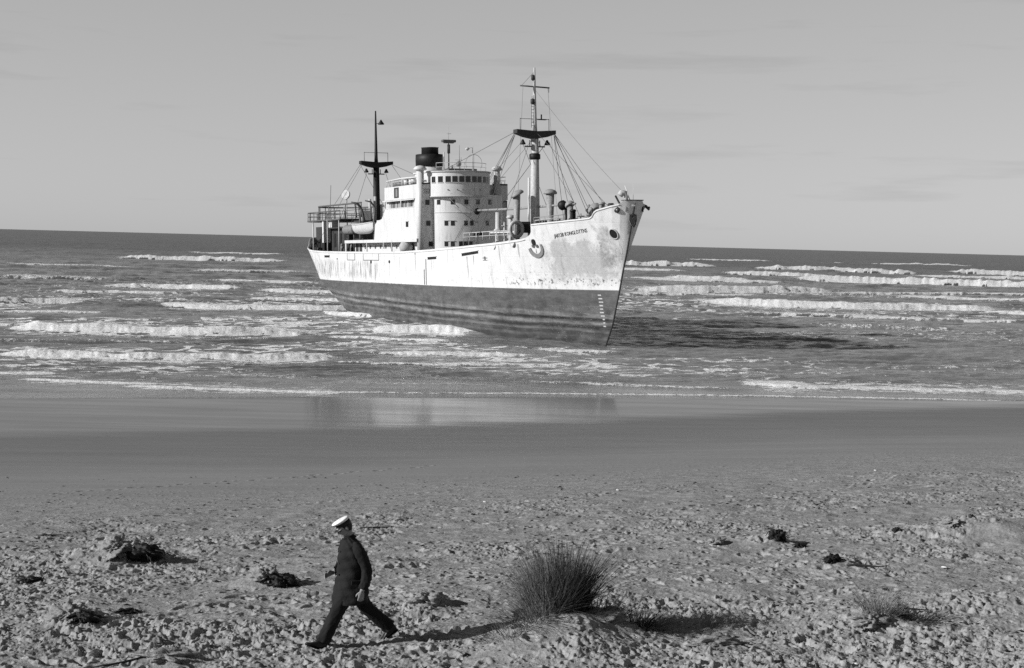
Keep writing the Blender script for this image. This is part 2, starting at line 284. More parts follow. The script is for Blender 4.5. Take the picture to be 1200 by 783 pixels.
# ---------------------------------------------------------------- sea
BREAKERS = [  # (x, y) points along the front of each roller in metres, height, depth front to back, strength of the foam
    ([(-121.5, 435.3),(-101.8, 395.7),(-91.1, 414.6),(-79.4, 435.3),(-83.1, 517.3),(-84.5, 573.2)], 1.43, 48.3, 1),
    ([(-138.6, 577.6),(-122.0, 606.2),(-110.7, 639.6)], 0.71, 31.3, 0.8),
    ([(-61.1, 147.8),(-57.2, 152.1),(-53.6, 154.1),(-51.6, 161.9)], 0.66, 7.4, 1),
    ([(-60.0, 203.6),(-53.7, 216.6),(-48.7, 208.5),(-43.5, 204.9)], 0.73, 11.1, 0.8),
    ([(-35.8, 205.1),(-26.6, 201.3),(-25.4, 202.0)], 0.47, 7.0, 0.9),
    ([(-38.9, 157.0),(-31.6, 152.9),(-24.6, 156.6),(-20.2, 160.9),(-18.7, 163.7)], 0.49, 5.7, 0.9),
    ([(-41.3, 117.4),(-36.7, 112.5),(-31.4, 111.4),(-27.8, 113.8),(-19.4, 117.0)], 0.67, 5.6, 1),
    ([(-33.0, 90.4),(-28.1, 89.8),(-22.6, 90.2),(-17.2, 91.8),(-13.0, 95.1)], 0.43, 2.8, 0.9),
    ([(-32.1, 77.7),(-29.7, 78.9),(-27.3, 79.5)], 0.08, 1.1, 0.8),
    ([(-26.8, 75.7),(-22.8, 75.8),(-20.8, 75.4),(-19.9, 74.2)], 0.08, 1.0, 0.7),
    ([(-20.4, 74.5),(-18.3, 73.3),(-14.1, 73.0),(-9.8, 72.8)], 0.08, 0.9, 0.75),
    ([(-11.4, 125.4),(-7.9, 125.6),(-4.7, 121.0)], 0.67, 6.1, 1),
    ([(-8.9, 98.6),(-5.0, 100.6),(-2.4, 99.1),(0.4, 99.2)], 0.23, 1.7, 0.75),
    ([(2.6, 102.6),(4.6, 104.8),(6.9, 105.5)], 0.20, 1.5, 0.8),
    ([(44.6, 559.1),(61.2, 584.1),(82.7, 616.6)], 2.27, 97.3, 1),
    ([(118.2, 858.1),(138.8, 897.9),(158.2, 893.8)], 1.37, 88.2, 0.9),
    ([(36.4, 455.2),(54.5, 463.8)], 0.89, 29.9, 0.8),
    ([(42.4, 354.8),(46.9, 328.5),(55.9, 343.8)], 1.46, 36.5, 1),
    ([(72.1, 434.2),(84.5, 425.2),(95.9, 426.3)], 1.49, 46.7, 1),
    ([(106.1, 542.9),(132.9, 594.7),(140.0, 585.5)], 2.00, 83.9, 1),
    ([(131.7, 558.1),(139.3, 521.3),(149.1, 504.9)], 2.25, 86.7, 1),
    ([(81.6, 375.1),(97.5, 373.1),(110.1, 368.5),(125.6, 366.6),(142.4, 346.3)], 1.84, 49.2, 1),
    ([(190.9, 579.1),(214.4, 574.4),(231.5, 563.6)], 2.44, 101.9, 1),
    ([(247.1, 971.2),(263.9, 924.1),(310.2, 960.3)], 1.48, 102.5, 0.9),
    ([(179.5, 1000.0),(205.1, 918.8),(209.4, 823.1)], 1.06, 70.9, 0.8),
    ([(34.9, 332.1),(44.7, 313.2),(64.0, 343.6)], 0.64, 15.4, 0.7),
    ([(-119.3, 317.3),(-107.5, 323.4),(-91.4, 324.0)], 0.37, 8.8, 0.5),
    ([(-61.6, 182.1),(-52.6, 182.2),(-46.5, 192.5)], 0.36, 4.9, 0.6),
    ([(-52.5, 246.0),(-40.8, 240.7),(-35.4, 240.4)], 0.47, 8.3, 0.6),
    ([(-71.8, 305.1),(-57.4, 304.7),(-48.8, 323.4)], 0.48, 10.9, 0.5),
    ([(-11.3, 90.3),(-6.7, 89.7),(0.1, 92.9),(4.7, 92.9)], 0.14, 0.9, 0.45),
    ([(-19.8, 154.2),(-15.5, 145.6),(-11.3, 138.2)], 0.40, 4.2, 0.8),
    ([(-51.1, 135.9),(-46.2, 136.6),(-41.9, 142.1)], 0.21, 2.2, 0.5),
    ([(-33.5, 177.7),(-27.7, 184.0),(-22.0, 179.4)], 0.35, 4.6, 0.7),
    ([(19.4, 223.1),(28.0, 225.2),(41.1, 244.9)], 0.45, 7.5, 0.6),
    ([(73.4, 256.2),(81.3, 245.9),(101.9, 247.5)], 0.58, 10.6, 0.7),
    ([(32.2, 172.1),(40.9, 172.2),(51.4, 171.3),(63.5, 169.3)], 0.33, 4.1, 0.5),
    ([(142.6, 467.9),(157.7, 460.7),(202.0, 491.6)], 1.10, 38.0, 0.8),
    ([(-45.1, 120.0),(-42.4, 118.7)], 0.19, 1.6, 0.4),
    ([(-14.7, 114.6),(-10.6, 113.1),(-5.5, 111.0)], 0.22, 1.8, 0.6),
    ([(-37.1, 102.2),(-31.4, 102.4),(-24.5, 105.7)], 0.16, 1.2, 0.35),
    ([(29.2, 338.1),(41.4, 334.4)], 0.52, 12.8, 0.7),
    ([(25.8, 244.6),(39.1, 241.6),(51.6, 276.5),(60.6, 278.2)], 1.21, 23.0, 0.9),
    ([(31.1, 203.6),(43.0, 196.7),(54.3, 197.7),(70.8, 206.3)], 0.94, 13.7, 1),
    ([(69.5, 200.6),(72.1, 192.4),(76.7, 185.9)], 0.45, 6.3, 0.9),
    ([(33.1, 151.3),(39.2, 149.3),(46.2, 147.7)], 0.41, 4.4, 0.35),
    ([(15.2, 83.8),(16.6, 82.2),(17.8, 81.5)], 0.16, 3.5, 0.9),
    ([(17.8, 82.4),(21.8, 82.3),(26.1, 82.9),(34.5, 83.0)], 0.09, 1.4, 0.85),
    ([(-9.9, 72.3),(0.1, 74.8),(9.7, 76.9),(14.7, 77.6),(19.6, 77.8),(32.7, 78.6)], 0.06, 0.4, 0.5),
    ([(-27.9, 65.4),(-25.1, 66.7),(-17.3, 69.2),(-9.7, 72.1)], 0.04, 0.2, 0.35),
    ([(17.2, 124.7),(23.2, 123.6),(30.3, 127.2)], 0.19, 1.8, 0.2),
    ([(1.1, 81.8),(5.2, 80.8),(10.3, 81.1),(13.2, 80.4)], 0.08, 1.2, 0.4),
    ([(-9.8, 78.3),(-6.3, 77.8),(-1.9, 79.3)], 0.09, 1.4, 0.35),
    ([(62.1, 243.2),(91.1, 292.6),(106.2, 283.8),(115.7, 281.2)], 0.53, 10.7, 0.5),
    ([(-88.9, 236.4),(-79.4, 234.5),(-68.9, 233.8)], 0.55, 9.4, 0.4),
]

def sea_mesh():
    rows = []; y = 52.
    while y < 900: rows.append(y); y += y*y/11466*(.20 if y < 240 else .3)
    rows += list(np.geomspace(900, 30000, 60)); Y = np.array(rows)
    T = np.concatenate([-np.geomspace(5, .5, 40)[:-1], np.linspace(-.5, .5, 1540), np.geomspace(.5, 5, 40)[1:]])
    X = Y[:,None]*T[None,:]; YY = np.broadcast_to(Y[:,None], X.shape); x, y = X.ravel().astype(np.float64), YY.ravel().astype(np.float64)
    s = y-.2*x
    shore = sstep(s, 73, 92)
    far = 1-sstep(y, 500, 3000)
    # swell and chop, crests along the shore
    n_a = fbm(x*.035, s*.11, 61, 3)-.5; n_b = fbm(x*.16, s*.42, 71, 3)-.5; n_c = fbm(x*.7, s*1.5, 81, 3)-.5
    amp = .25+.75*sstep(y, 90, 260)
    n_d = fbm(x*.33, s*.85, 76, 3)-.5
    z = shore*(1.1*n_a*amp + .80*n_b*amp + .40*n_d + .20*n_c)*far + .02*shore*far
    foam = np.zeros_like(x); around = np.zeros_like(x)
    lump = fbm(x*1.9, y*1.9, 91, 3); lump2 = fbm(x*.5, y*.35, 101, 3); lump3 = fbm(x*5., y*5., 105, 2); lumpb = fbm(x*.8, y*1.3, 107, 4); lump2r = fbm(x*.55, y*.5, 108, 3)
    for pts, H_, W_, S_ in BREAKERS:
        px = np.array([p[0] for p in pts]); py = np.array([p[1] for p in pts]); o = np.argsort(px); px, py = px[o], py[o]
        fx = np.linspace(px[0]-20, px[-1]+20, 400); fy = np.interp(fx, px, py); kw = max(3., .05*py.mean())/(fx[1]-fx[0]); kk = np.exp(-.5*(np.arange(-int(3*kw)-1, int(3*kw)+2)/kw)**2); kk /= kk.sum()
        fy = np.convolve(np.pad(fy, len(kk)//2, mode='edge'), kk, 'valid'); pm = py.mean(); fy = pm+(fy-pm)*.8
        d0 = py.mean(); tp = max(1.2, .03*d0*.9)
        m = (x > px[0]-tp) & (x < px[-1]+tp) & (y > py.min()-14-.05*d0) & (y < py.max()+60+.1*d0)
        if not m.any(): continue
        W_ = min(W_, 22.); xm, ym = x[m], y[m]; yc = np.interp(xm, fx, fy)
        wob = (fbm(xm*.12, xm*0+H_*7, 7, 2)-.5)*min(3., W_*.7) + (lump[m]-.5)*min(.35, W_*.2); H_ = H_*.97; W_ = W_*1.05
        d = ym-yc+wob
        end = sstep(xm, px[0]-tp, px[0]+tp*.4)*(1-sstep(xm, px[-1]-tp*.4, px[-1]+tp)); hv = (.65+.7*lump2[m])*end
        rise = max(.35, 1.5*H_)
        prof = sstep(d, -.1, rise)*np.exp(-np.maximum(d-rise, 0)/(W_*.55+.2))*H_*hv*.9
        prof = prof - .22*H_*end*np.exp(-((d+1.6*rise)/(1.6*rise))**2)
        z[m] = z[m]*(1-.5*end*np.exp(-(d/(W_+1))**2)) + prof
        dr = d + (lump2r[m]-.5)*min(2.2, .45*W_) + (lump[m]-.5)*min(1.2, .25*W_); fm = sstep(dr, -.25-.06*W_, .15)*(1-sstep(dr+(lumpb[m]-.5)*W_*.9, W_*.55, W_*1.15))*end
        fm = fm*(1.25-.9*np.clip(sstep(lump2[m], .35, .75)*sstep(d, W_*.1, W_*.8), 0, 1))*S_
        z[m] += fm*(.14*H_+.02)*(lumpb[m]-.5)*1.6
        foam[m] = np.maximum(foam[m], fm); around[m] = np.maximum(around[m], end*S_*np.exp(-(np.maximum(d, -d*2.2)/(2.2*W_+4))**2))
    # torn lace of old foam between the rollers
    lace = 1-np.abs(fbm(x*.42+.8*vn(x*.3,y*.3,3), s*.95, 111, 4)-.5)*2
    lane = fbm(x*.03, s*.09, 121, 3)
    wl = np.exp(-((x+30)/34)**2)*np.exp(-((s-135)/60)**2) + .8*np.exp(-((x-35)/45)**2)*np.exp(-((s-210)/60)**2) + .8*np.exp(-((x+2)/15)**2)*np.exp(-((s-92)/11)**2) + .5*np.exp(-((s-77.5)/3.0)**2)
    old = sstep(lace, .76, .95)*sstep(lane, .32, .54)*(1-sstep(s, 220, 480))*(.45+.55*np.clip(wl,0,1))*shore
    old2 = sstep(fbm(x*.9+vn(x*.6,y*.6,3), s*1.5, 141, 4), .46, .62)*around*.6; old3 = sstep(lace, .70, .95)*around*.8
    foam = np.clip(np.maximum(np.maximum(foam, .95*old), np.maximum(old2, old3)), 0, 1)
    # a thin sheet of water that runs out over the sand
    edge = 72.9 + 3.4*(fbm(x*.05, x*0, 131, 4)-.5) + .02*np.abs(x)
    z = z + .012 + np.minimum(s-edge, 0)*.03
    V = np.stack([x, y, z], 1); me = np_mesh('sea', V, grid_faces(len(Y), len(T)))
    a = me.attributes.new('foam', 'FLOAT', 'POINT'); a.data.foreach_set('value', foam.astype(np.float32)); me.shade_smooth(); return me
def sea_mat():
    g = NT('sea_water'); c = g.coord(); f = g.attr('foam'); x, y, z = g.xyz()
    n = g.noise(g.coord((1,1.4,1)), 2.6, 6, .7); n2 = g.noise(c, 9., 4, .65)
    fo = g.math('ADD', f, g.math('MULTIPLY', g.math('SUBTRACT', n, .5), 1.1)); fo = g.math('ADD', fo, g.math('MULTIPLY', g.math('SUBTRACT', n2, .5), .5))
    fac = g.math('MULTIPLY', g.ramp(fo, .36, .54), g.ramp(f, .02, .18), clamp=True)
    f4 = g.noise(g.coord((1,1,6.)), 1.9, 6, .75)
    murk = g.noise(g.coord((.05,.2,1)), 1., 5, .6)
    g.base(g.mix(fac, g.math('MULTIPLY', g.math('MULTIPLY', g.ramp(murk, .3, .7, .75, 1.25, False), g.ramp(g.noise(g.coord((.012,.05,1)), 1., 6, .7), .35, .65, .6, 1.5, False)), g.ramp(y, 80, 420, .22, .075)), g.ramp(f4, .34, .50, .76, 1.0, False)))
    g.rough(g.mix(fac, g.ramp(y, 100, 800, .12, .34), .95)); g.spec(g.mix(fac, .5, .1)); g.p.inputs['IOR'].default_value = 1.33
    w1 = g.noise(g.coord((.9,2.4,1)), 1.1, 6, .66); w2 = g.noise(g.coord((.12,.42,1)), 1.0, 5, .6)
    h = g.math('ADD', g.math('MULTIPLY', w1, .5), g.math('MULTIPLY', w2, 1.2))
    h = g.math('MULTIPLY', h, .6)
    f3 = g.noise(g.coord((1.4,1.4,8.)), 1.2, 6, .72); h = g.math('ADD', h, g.math('MULTIPLY', fac, g.math('MULTIPLY', f3, .38)))
    bmp = g.bump(h, .8, .55)
    tr = g.n('ShaderNodeBsdfTranslucent'); tr.inputs['Color'].default_value = (.85,.85,.85,1); mx = g.n('ShaderNodeMixShader')      # foam lets light through from behind
    g.link(g.math('MULTIPLY', fac, .12), mx.inputs[0]); g.link(g.p.outputs[0], mx.inputs[1]); g.link(tr.outputs[0], mx.inputs[2]); g.link(mx.outputs[0], g.out.inputs[0])
    return g.m
sea = link_mesh('sea', sea_mesh(), sea_mat()); tag(sea, kind='structure', label='choppy grey sea with lines of white surf breaking towards the beach')

# ---------------------------------------------------------------- hull form of the ship (ship's own metres: x forward, y port, z up from the paint line)
TOPZ = np.array([(-76,5.25),(-75,5.1),(-74.2,4.95),(-72.8,4.35),(-71,3.95),(-68,3.66),(-64,3.46),(-58,3.34),(-49,3.26),(-40,3.22),(-33,3.24),(-26,3.4),
    (-19,3.66),(-13,3.95),(-10.4,4.12),(-9.0,4.24),(-8.3,4.36),(-7.8,4.56),(-7.5,4.85),(-7.4,5.46),(-5.6,5.56),(-1.6,5.80),(-.85,5.87),(-.6,5.98),(-.3,6.30),(0,6.46),(2.0,6.92),(2.1,7.14),(2.6,7.16)])
def ztop(x): return np.interp(x, TOPZ[:,0], TOPZ[:,1])
STEM = np.array([(-6.6,-5.2),(-5.6,-3.6),(-4.8,-2.34),(-2.8,-1.1),(0,0),(1.55,.53),(2.9,1.06),(4.06,1.46),(5.94,2.06),(7.2,2.4)])
STERN = np.array([(-6.6,-60.),(-4,-63),(-2,-66.5),(-.6,-69.2),(0,-70.4),(1.5,-71.8),(3.5,-73.6),(5.3,-75.4)])
def xstem(z): return np.interp(z, STEM[:,0], STEM[:,1])
def xstern(z): return np.interp(z, STERN[:,0], STERN[:,1])
FT = np.array([0,.12,.4,.9,2,4,8,12,17,22,30,200.])
FTOP = np.array([0,.55,1.12,1.6,2.2,3.05,4.35,5.0,5.5,5.75,5.8,5.8])
FPNT = np.array([0,.06,.16,.36,.85,1.65,3.1,4.2,5.1,5.6,5.8,5.8])
FKEL = np.array([0,.05,.12,.25,.5,1.0,2.1,3.2,4.3,4.9,5.3,5.3])
AT = np.array([0,.2,.6,1.5,4,8,14,20,200.])
ATOP = np.array([0,1.1,1.9,2.8,4.0,4.9,5.5,5.8,5.8])
APNT = np.array([0,.5,1.0,1.7,3.1,4.4,5.4,5.8,5.8])
AKEL = np.array([0,.15,.3,.5,1.2,2.6,4.4,5.3,5.3])
def _mix(t, T, A, B, K, z):
    a, b, k = np.interp(t, T, A), np.interp(t, T, B), np.interp(t, T, K)
    w = np.clip(z/6.9, 0, 1)**1.35; v = np.clip(-z/6.0, 0, 1)**1.2
    return np.where(z >= 0, b+(a-b)*w, b+(k-b)*v)
def half(x, z):
    f = _mix(np.maximum(xstem(z)-x, 0), FT, FTOP, FPNT, FKEL, z)
    a = _mix(np.maximum(x-xstern(z), 0), AT, ATOP, APNT, AKEL, z)
    return np.minimum(f, a)

# ---------------------------------------------------------------- the stranded ship
SHIP_POS = Vector((8.57, 110.0, 4.72))
ship = empty('cargo_ship'); ship.matrix_world = Matrix.Translation(SHIP_POS) @ Matrix.Rotation(R(26.5)-PI/2, 4, 'Z') @ Matrix.Rotation(R(-1.14), 4, 'Y') @ Matrix.Rotation(R(1.5), 4, 'X')
SHIPM = ship.matrix_world.copy()
tag(ship, 'stranded white cargo steamer with dark lower hull, two masts and black funnel', 'ship')

def paint_mat(name='white_paint', v=.68, dirt=.5, scale=1.):
    g = NT(name); c = g.coord((1,1,.35)); f = g.noise(c, .9*scale, 6, .65); f2 = g.noise(g.coord((2.2,2.2,.22)), 1.6*scale, 5, .7)
    sp = g.noise(g.coord(), 2.2*scale, 4, .6)
    v1 = g.ramp(f, .35, .75, v, v*(1-.22*dirt), False); v1 = g.math('MULTIPLY', v1, g.ramp(f2, .50, .72, 1, 1-.5*dirt)); v1 = g.math('MULTIPLY', v1, g.ramp(sp, .66, .76, 1, 1-.6*dirt))
    g.base(v1); g.rough(.5); g.spec(.3); br = g.n('ShaderNodeTexBrick'); mpn = g.n('ShaderNodeMapping'); mpn.inputs['Rotation'].default_value = (R(90),0,0); g.link(g.tc.outputs['Object'], mpn.inputs[0]); g.link(mpn.outputs[0], br.inputs['Vector']); br.inputs['Scale'].default_value = 1; br.inputs['Brick Width'].default_value = 2.9; br.inputs['Row Height'].default_value = 1.07; br.inputs['Mortar Size'].default_value = .02
    g.bump(g.math('ADD', g.noise(g.coord(), .9, 2), g.math('MULTIPLY', br.outputs['Fac'], -.35)), .35, .03); return g.m
M_WHITE = paint_mat(); M_FRONT = paint_mat('bridge_paint', .70, .6); M_DIRTY = paint_mat('dirty_white_paint', .66, 1.)
M_DARK = grey('dark_paint', .045, .6, .4); M_BLACK = grey('black_paint', .014, .55, .5); M_GREY = grey('grey_paint', .22, .6, .3); M_MID = grey('steel_grey', .12, .55, .4)
M_DECK = grey('deck_planks', .16, .85, .3, 3); M_STAIN = grey('rusty_stain', .40, .8, .35, 3, stretch=(2,2,.5)); M_WIRE = grey('wire_rope', .10, .7, .2); M_SPAR = grey('spar_paint', .60, .55, .25); M_CANVAS = grey('canvas', .42, .9, .2, 4)
M_GREYL = grey('weathered_grey_paint', .30, .5, .35); M_LIGHT = grey('light_grey_paint', .50, .55, .25)
def glass_mat():
    g = NT('dark_glass'); g.base(.012); g.rough(.12); g.spec(.5); return g.m
M_GLASS = glass_mat()

def hull_mat():
    g = NT('hull_paint'); x, y, z = g.xyz(); c = g.coord()
    n = g.noise(c, .8, 7, .68); n2 = g.noise(c, 3.2, 5, .7); drip = g.noise(g.coord((1.6,1.6,.14)), 1.3, 5, .7); drip2 = g.noise(g.coord((4.5,4.5,.25)), 1.2, 4, .7)
    nb = g.noise(g.coord((.10,.10,1)), 1.2, 6, .62)
    M = lambda op, a, b=0.: g.math(op, a, b)
    # --- topsides: white, rubbed through to grey near the bow, rust above the paint line
    w = g.ramp(n, .3, .75, .78, .62, False)
    w = M('MULTIPLY', w, g.ramp(drip, .52, .70, 1, .74))
    # worn zones as boxes with ragged edges: (x centre, half length, z centre, half height, how dark, threshold)
    def zone(xc, hx, zc, hz, soft=.35):
        dx = M('DIVIDE', M('ABSOLUTE', M('SUBTRACT', x, xc)), hx); dz = M('DIVIDE', M('ABSOLUTE', M('SUBTRACT', z, zc)), hz)
        e = M('ADD', M('MAXIMUM', dx, dz), M('MULTIPLY', M('SUBTRACT', g.noise(c, .55, 8, .75), .5), 3.2)); return g.ramp(e, 1-soft, 1.0, 1, 0)
    rub = zone(-3.0, 3.6, 2.5, 1.75, .5); w = M('MULTIPLY', w, g.mix(rub, 1, g.ramp(n2, .3, .7, .55, .76, False)))
    rub2 = zone(.2, 1.1, 3.6, 1.7, .4); w = M('MULTIPLY', w, g.mix(rub2, 1, g.ramp(n2, .35, .65, .55, .95, False)))
    low = g.ramp(M('ABSOLUTE', M('SUBTRACT', z, .62)), .18, .42, 1, 0)       # rust along the lower topsides
    rust = M('MULTIPLY', g.ramp(n2, .52, .62), low); fore = g.ramp(x, -14, -10.5, 0, 1); w = M('MULTIPLY', w, g.mix(M('MULTIPLY', rust, fore), 1, .25))
    low2 = g.ramp(M('ABSOLUTE', M('SUBTRACT', z, 1.35)), .35, 1.0, 1, 0); scab = M('MULTIPLY', M('MULTIPLY', g.ramp(n2, .60, .66), low2), fore); w = M('MULTIPLY', w, g.mix(scab, 1, .5))
    aft = g.ramp(x, -36, -41, 0, 1); band = g.ramp(M('ABSOLUTE', M('SUBTRACT', z, 1.35)), .5, 1.25, 1, 0)
    ru = M('MULTIPLY', M('MULTIPLY', g.ramp(drip2, .47, .60), band), aft); w = M('MULTIPLY', w, g.mix(ru, 1, .38))
    sp = M('MULTIPLY', g.ramp(g.noise(c, 2.3, 6, .75), .56, .64), g.ramp(z, .35, 2.6, 1, .0)); w = M('MULTIPLY', w, g.mix(sp, 1, .72))
    # --- bottom: dark, with tide bands running aft to fore
    zt = M('ADD', z, M('MULTIPLY', M('ADD', x, 35.0), .017)); zt = M('ADD', zt, M('MULTIPLY', M('SUBTRACT', nb, .5), .55))
    b = g.ramp(g.noise(c, 1.4, 6, .6), .3, .7, .088, .112, False)
    def strip(zc, hw, val, amt=1.):
        nonlocal b
        e = g.ramp(M('ABSOLUTE', M('SUBTRACT', zt, zc)), hw*.35, hw, amt, 0); e = M('MULTIPLY', e, g.ramp(g.noise(g.coord((.35,.35,1.5)), 1.5, 5, .7), .3, .55)); b = g.mix(e, b, val)
    strip(-1.62, .22, .20, .7); strip(-1.92, .16, .03, .95); strip(-2.25, .17, .24, .75); strip(-2.6, .20, .035, .9); strip(-3.15, .3, .05, .8); strip(-2.9, .12, .16, .5); strip(-3.9, .45, .045, .8)
    b = M('MULTIPLY', b, g.ramp(drip2, .60, .75, 1, 1.7)); b = M('MULTIPLY', b, g.ramp(g.noise(g.coord((.25,.25,1.)), 2.2, 7, .75), .3, .7, .62, 1.45, False)); b = M('MULTIPLY', b, g.mix(g.ramp(z, -.9, -1.6), 1, g.ramp(n, .35, .65, .7, 1.35, False)))
    edge = M('ADD', z, M('MULTIPLY', M('SUBTRACT', n2, .5), g.ramp(x, -20, -36, .02, .16)))
    g.base(g.mix(g.ramp(edge, -.02, .02, 0, 1, False), b, w)); g.rough(g.ramp(z, -1.6, -.6, .30, .50)); g.spec(.35)
    # plates: shallow dishing between frames and lapped seams
    br = g.n('ShaderNodeTexBrick'); mpn = g.n('ShaderNodeMapping'); mpn.inputs['Rotation'].default_value = (R(90),0,0); g.link(g.tc.outputs['Object'], mpn.inputs[0]); g.link(mpn.outputs[0], br.inputs['Vector'])
    br.inputs['Scale'].default_value = 1; br.inputs['Brick Width'].default_value = 6.2; br.inputs['Row Height'].default_value = 1.35; br.inputs['Mortar Size'].default_value = .025; br.inputs['Mortar Smooth'].default_value = .6
    hgt = g.math('ADD', M('MULTIPLY', br.outputs['Fac'], -.35), M('MULTIPLY', g.noise(g.coord((1.1,.2,.5)), .9, 2, .4), 1.6)); g.bump(hgt, .55, .035)
    return g.m

# ---- hull shell
def hull_mesh():
    zlow = np.array([-6.4,-5.6,-5,-4.4,-3.8,-3.2,-2.6,-2,-1.5,-1,-.5,-.02]); nu = 560; t = np.linspace(0, 1, nu)
    u = np.concatenate([t*.0]); u = .5-.5*np.cos(PI*t)*.35-.5*.65*(1-2*t); u = (u-u[0])/(u[-1]-u[0])
    # extra columns where the bulwark steps up
    u = np.sort(np.concatenate([u, np.linspace(.84,.995,260)]))
    rings = []
    def xu(z, u): return xstern(z)+(xstem(z)-xstern(z))*u
    prof = [(np.full_like(u, z)) for z in zlow]
    zt = np.full_like(u, 4.)
    for _ in range(12): zt = .5*zt+.5*ztop(xu(zt, u))
    for f in np.linspace(0, 1, 22): prof.append(f*zt)
    Z = np.stack(prof); X = xu(Z, u[None,:]); Y = half(X, Z)
    # bulwark cap and inner face
    dk = zt-np.where(X[-1] > -7.4, .42, 1.12)
    Yi = np.maximum(Y[-1]-.09, 0); Z = np.vstack([Z, zt, dk-.05]); X = np.vstack([X, X[-1], X[-1]]); Y = np.vstack([Y, Yi, np.maximum(np.minimum(Yi, half(X[-1], dk)-.06), 0)])
    n, m = Z.shape; V = []; F = []
    for sgn in (-1, 1): V.append(np.stack([X, sgn*Y, Z], -1).reshape(-1,3))
    g0 = grid_faces(n, m); F = np.vstack([g0, g0[:, ::-1]+n*m]); V = np.vstack(V)
    # keel strip
    i = np.arange(m-1); F = np.vstack([F, np.stack([i+1, i, i+n*m, i+1+n*m], 1)])
    me = np_mesh('hull', V, F); bm = bmesh.new(); bm.from_mesh(me); bmesh.ops.remove_doubles(bm, verts=bm.verts, dist=.0008); bmesh.ops.recalc_face_normals(bm, faces=bm.faces); bm.to_mesh(me); bm.free()
    return me



hull = link_mesh('hull', hull_mesh(), hull_mat(), ship); hull.data.shade_smooth()
hull.data.set_sharp_from_angle(angle=R(35))
def deck_strip(name, x0, x1, dz, mat, n=60):
    xs = np.linspace(x0, x1, n); V = []; F = []
    for i, x_ in enumerate(xs):
        z_ = float(ztop(x_))-dz; b = max(.02, float(half(x_, z_))-.05); V += [(x_, -b, z_), (x_, 0, z_+.08), (x_, b, z_)]
        if i: k = 3*i; F += [(k-3,k-2,k+1,k),(k-2,k-1,k+2,k+1)]
    m_ = MB(); m_.add(V, F); return m_.build(name, mat, ship)
deck_strip('main_deck', -74.4, -7.5, 1.1, M_DECK); deck_strip('forecastle_deck', -7.38, 1.8, .42, M_DECK)
m = MB(); m.box((-7.42, 0, 3.95), (.08, 7.5, 1.75)); m.build('forecastle_bulkhead', M_WHITE, ship)
def D(x_, up=0.): return float(ztop(x_))-1.1+up

# ---- marks, holes and fittings on the shell
def on_hull(x_, z_, off=.015): return (x_, -(float(half(x_, z_))+off), z_)
def decal(name, poly, mat, off=.02, parent=hull, side=-1):
    """flat plate lying on the curved plating; poly is a list of (x, z)"""
    bm = bmesh.new(); f = bm.faces.new([bm.verts.new((p[0], 0, p[1])) for p in poly]); bmesh.ops.triangulate(bm, faces=[f]); 
    for _ in range(3): bmesh.ops.subdivide_edges(bm, edges=[e for e in bm.edges if e.calc_length() > .25], cuts=1, use_grid_fill=False)
    r_ = bmesh.ops.extrude_face_region(bm, geom=list(bm.faces)); new = {v for v in r_['geom'] if isinstance(v, bmesh.types.BMVert)}
    for v in bm.verts: v.co.y = side*(float(half(v.co.x, v.co.z))+(off if v in new else -.01))
    bmesh.ops.recalc_face_normals(bm, faces=bm.faces); me = bpy.data.meshes.new(name); bm.to_mesh(me); bm.free(); return link_mesh(name, me, mat, parent)
def disc(cx, cz, rx, rz, n=16, a0=0, a1=2*PI, tilt=0):
    return [(cx+rx*math.cos(a)*math.cos(tilt)-rz*math.sin(a)*math.sin(tilt), cz+rx*math.cos(a)*math.sin(tilt)+rz*math.sin(a)*math.cos(tilt)) for a in np.linspace(a0, a1, n, endpoint=abs(a1-a0) < 6)]
def slot(x0, x1, zc, h=.2, sl=.0): return [(x0, zc-h/2), (x1, zc-h/2+sl), (x1, zc+h/2+sl), (x0, zc+h/2)]
for x0, x1, zc, sl in [(-26.0,-24.0,2.56,.06),(-18.7,-15.7,2.9,.24),(-57.2,-55.0,2.72,0)]:
    f = decal('freeing_port', slot(x0, x1, zc, .24, sl), M_BLACK)
    decal('port_rim', slot(x0-.08, x1+.08, zc+.16, .07, sl), M_WHITE, .06, f)
for x_, z_, r_ in [(-41.2,2.15,.18),(-35.9,2.2,.17),(-52,2.45,.1),(-29,3.0,.08)]: decal('scupper', disc(x_, z_, r_*1.4, r_, 10), M_BLACK)
rs = random.Random(4)
for x_, z_ in [(-25.2,2.4),(-24.6,2.4),(-17.8,2.75),(-16.6,2.85),(-56.3,2.58),(-41.2,2.0),(-35.9,2.05),(-29,2.9),(-21.5,3.4),(-12.4,3.7),(-47,2.9),(-52,2.3),(-60,2.9),(-64.5,3.0),(-33,2.7),(-9.6,3.8)]:
    L_ = rs.uniform(.8, 2.2); w_ = rs.uniform(.05,.13); L_ = min(L_, z_-.08); dz = rs.uniform(-.1,.1)
    decal('rust_run', [(x_-w_, z_),(x_+w_, z_),(x_+w_*.7+dz, z_-L_*.6),(x_+dz*1.2, z_-L_),(x_-w_*.5+dz, z_-L_*.7)], M_STAIN, .006)
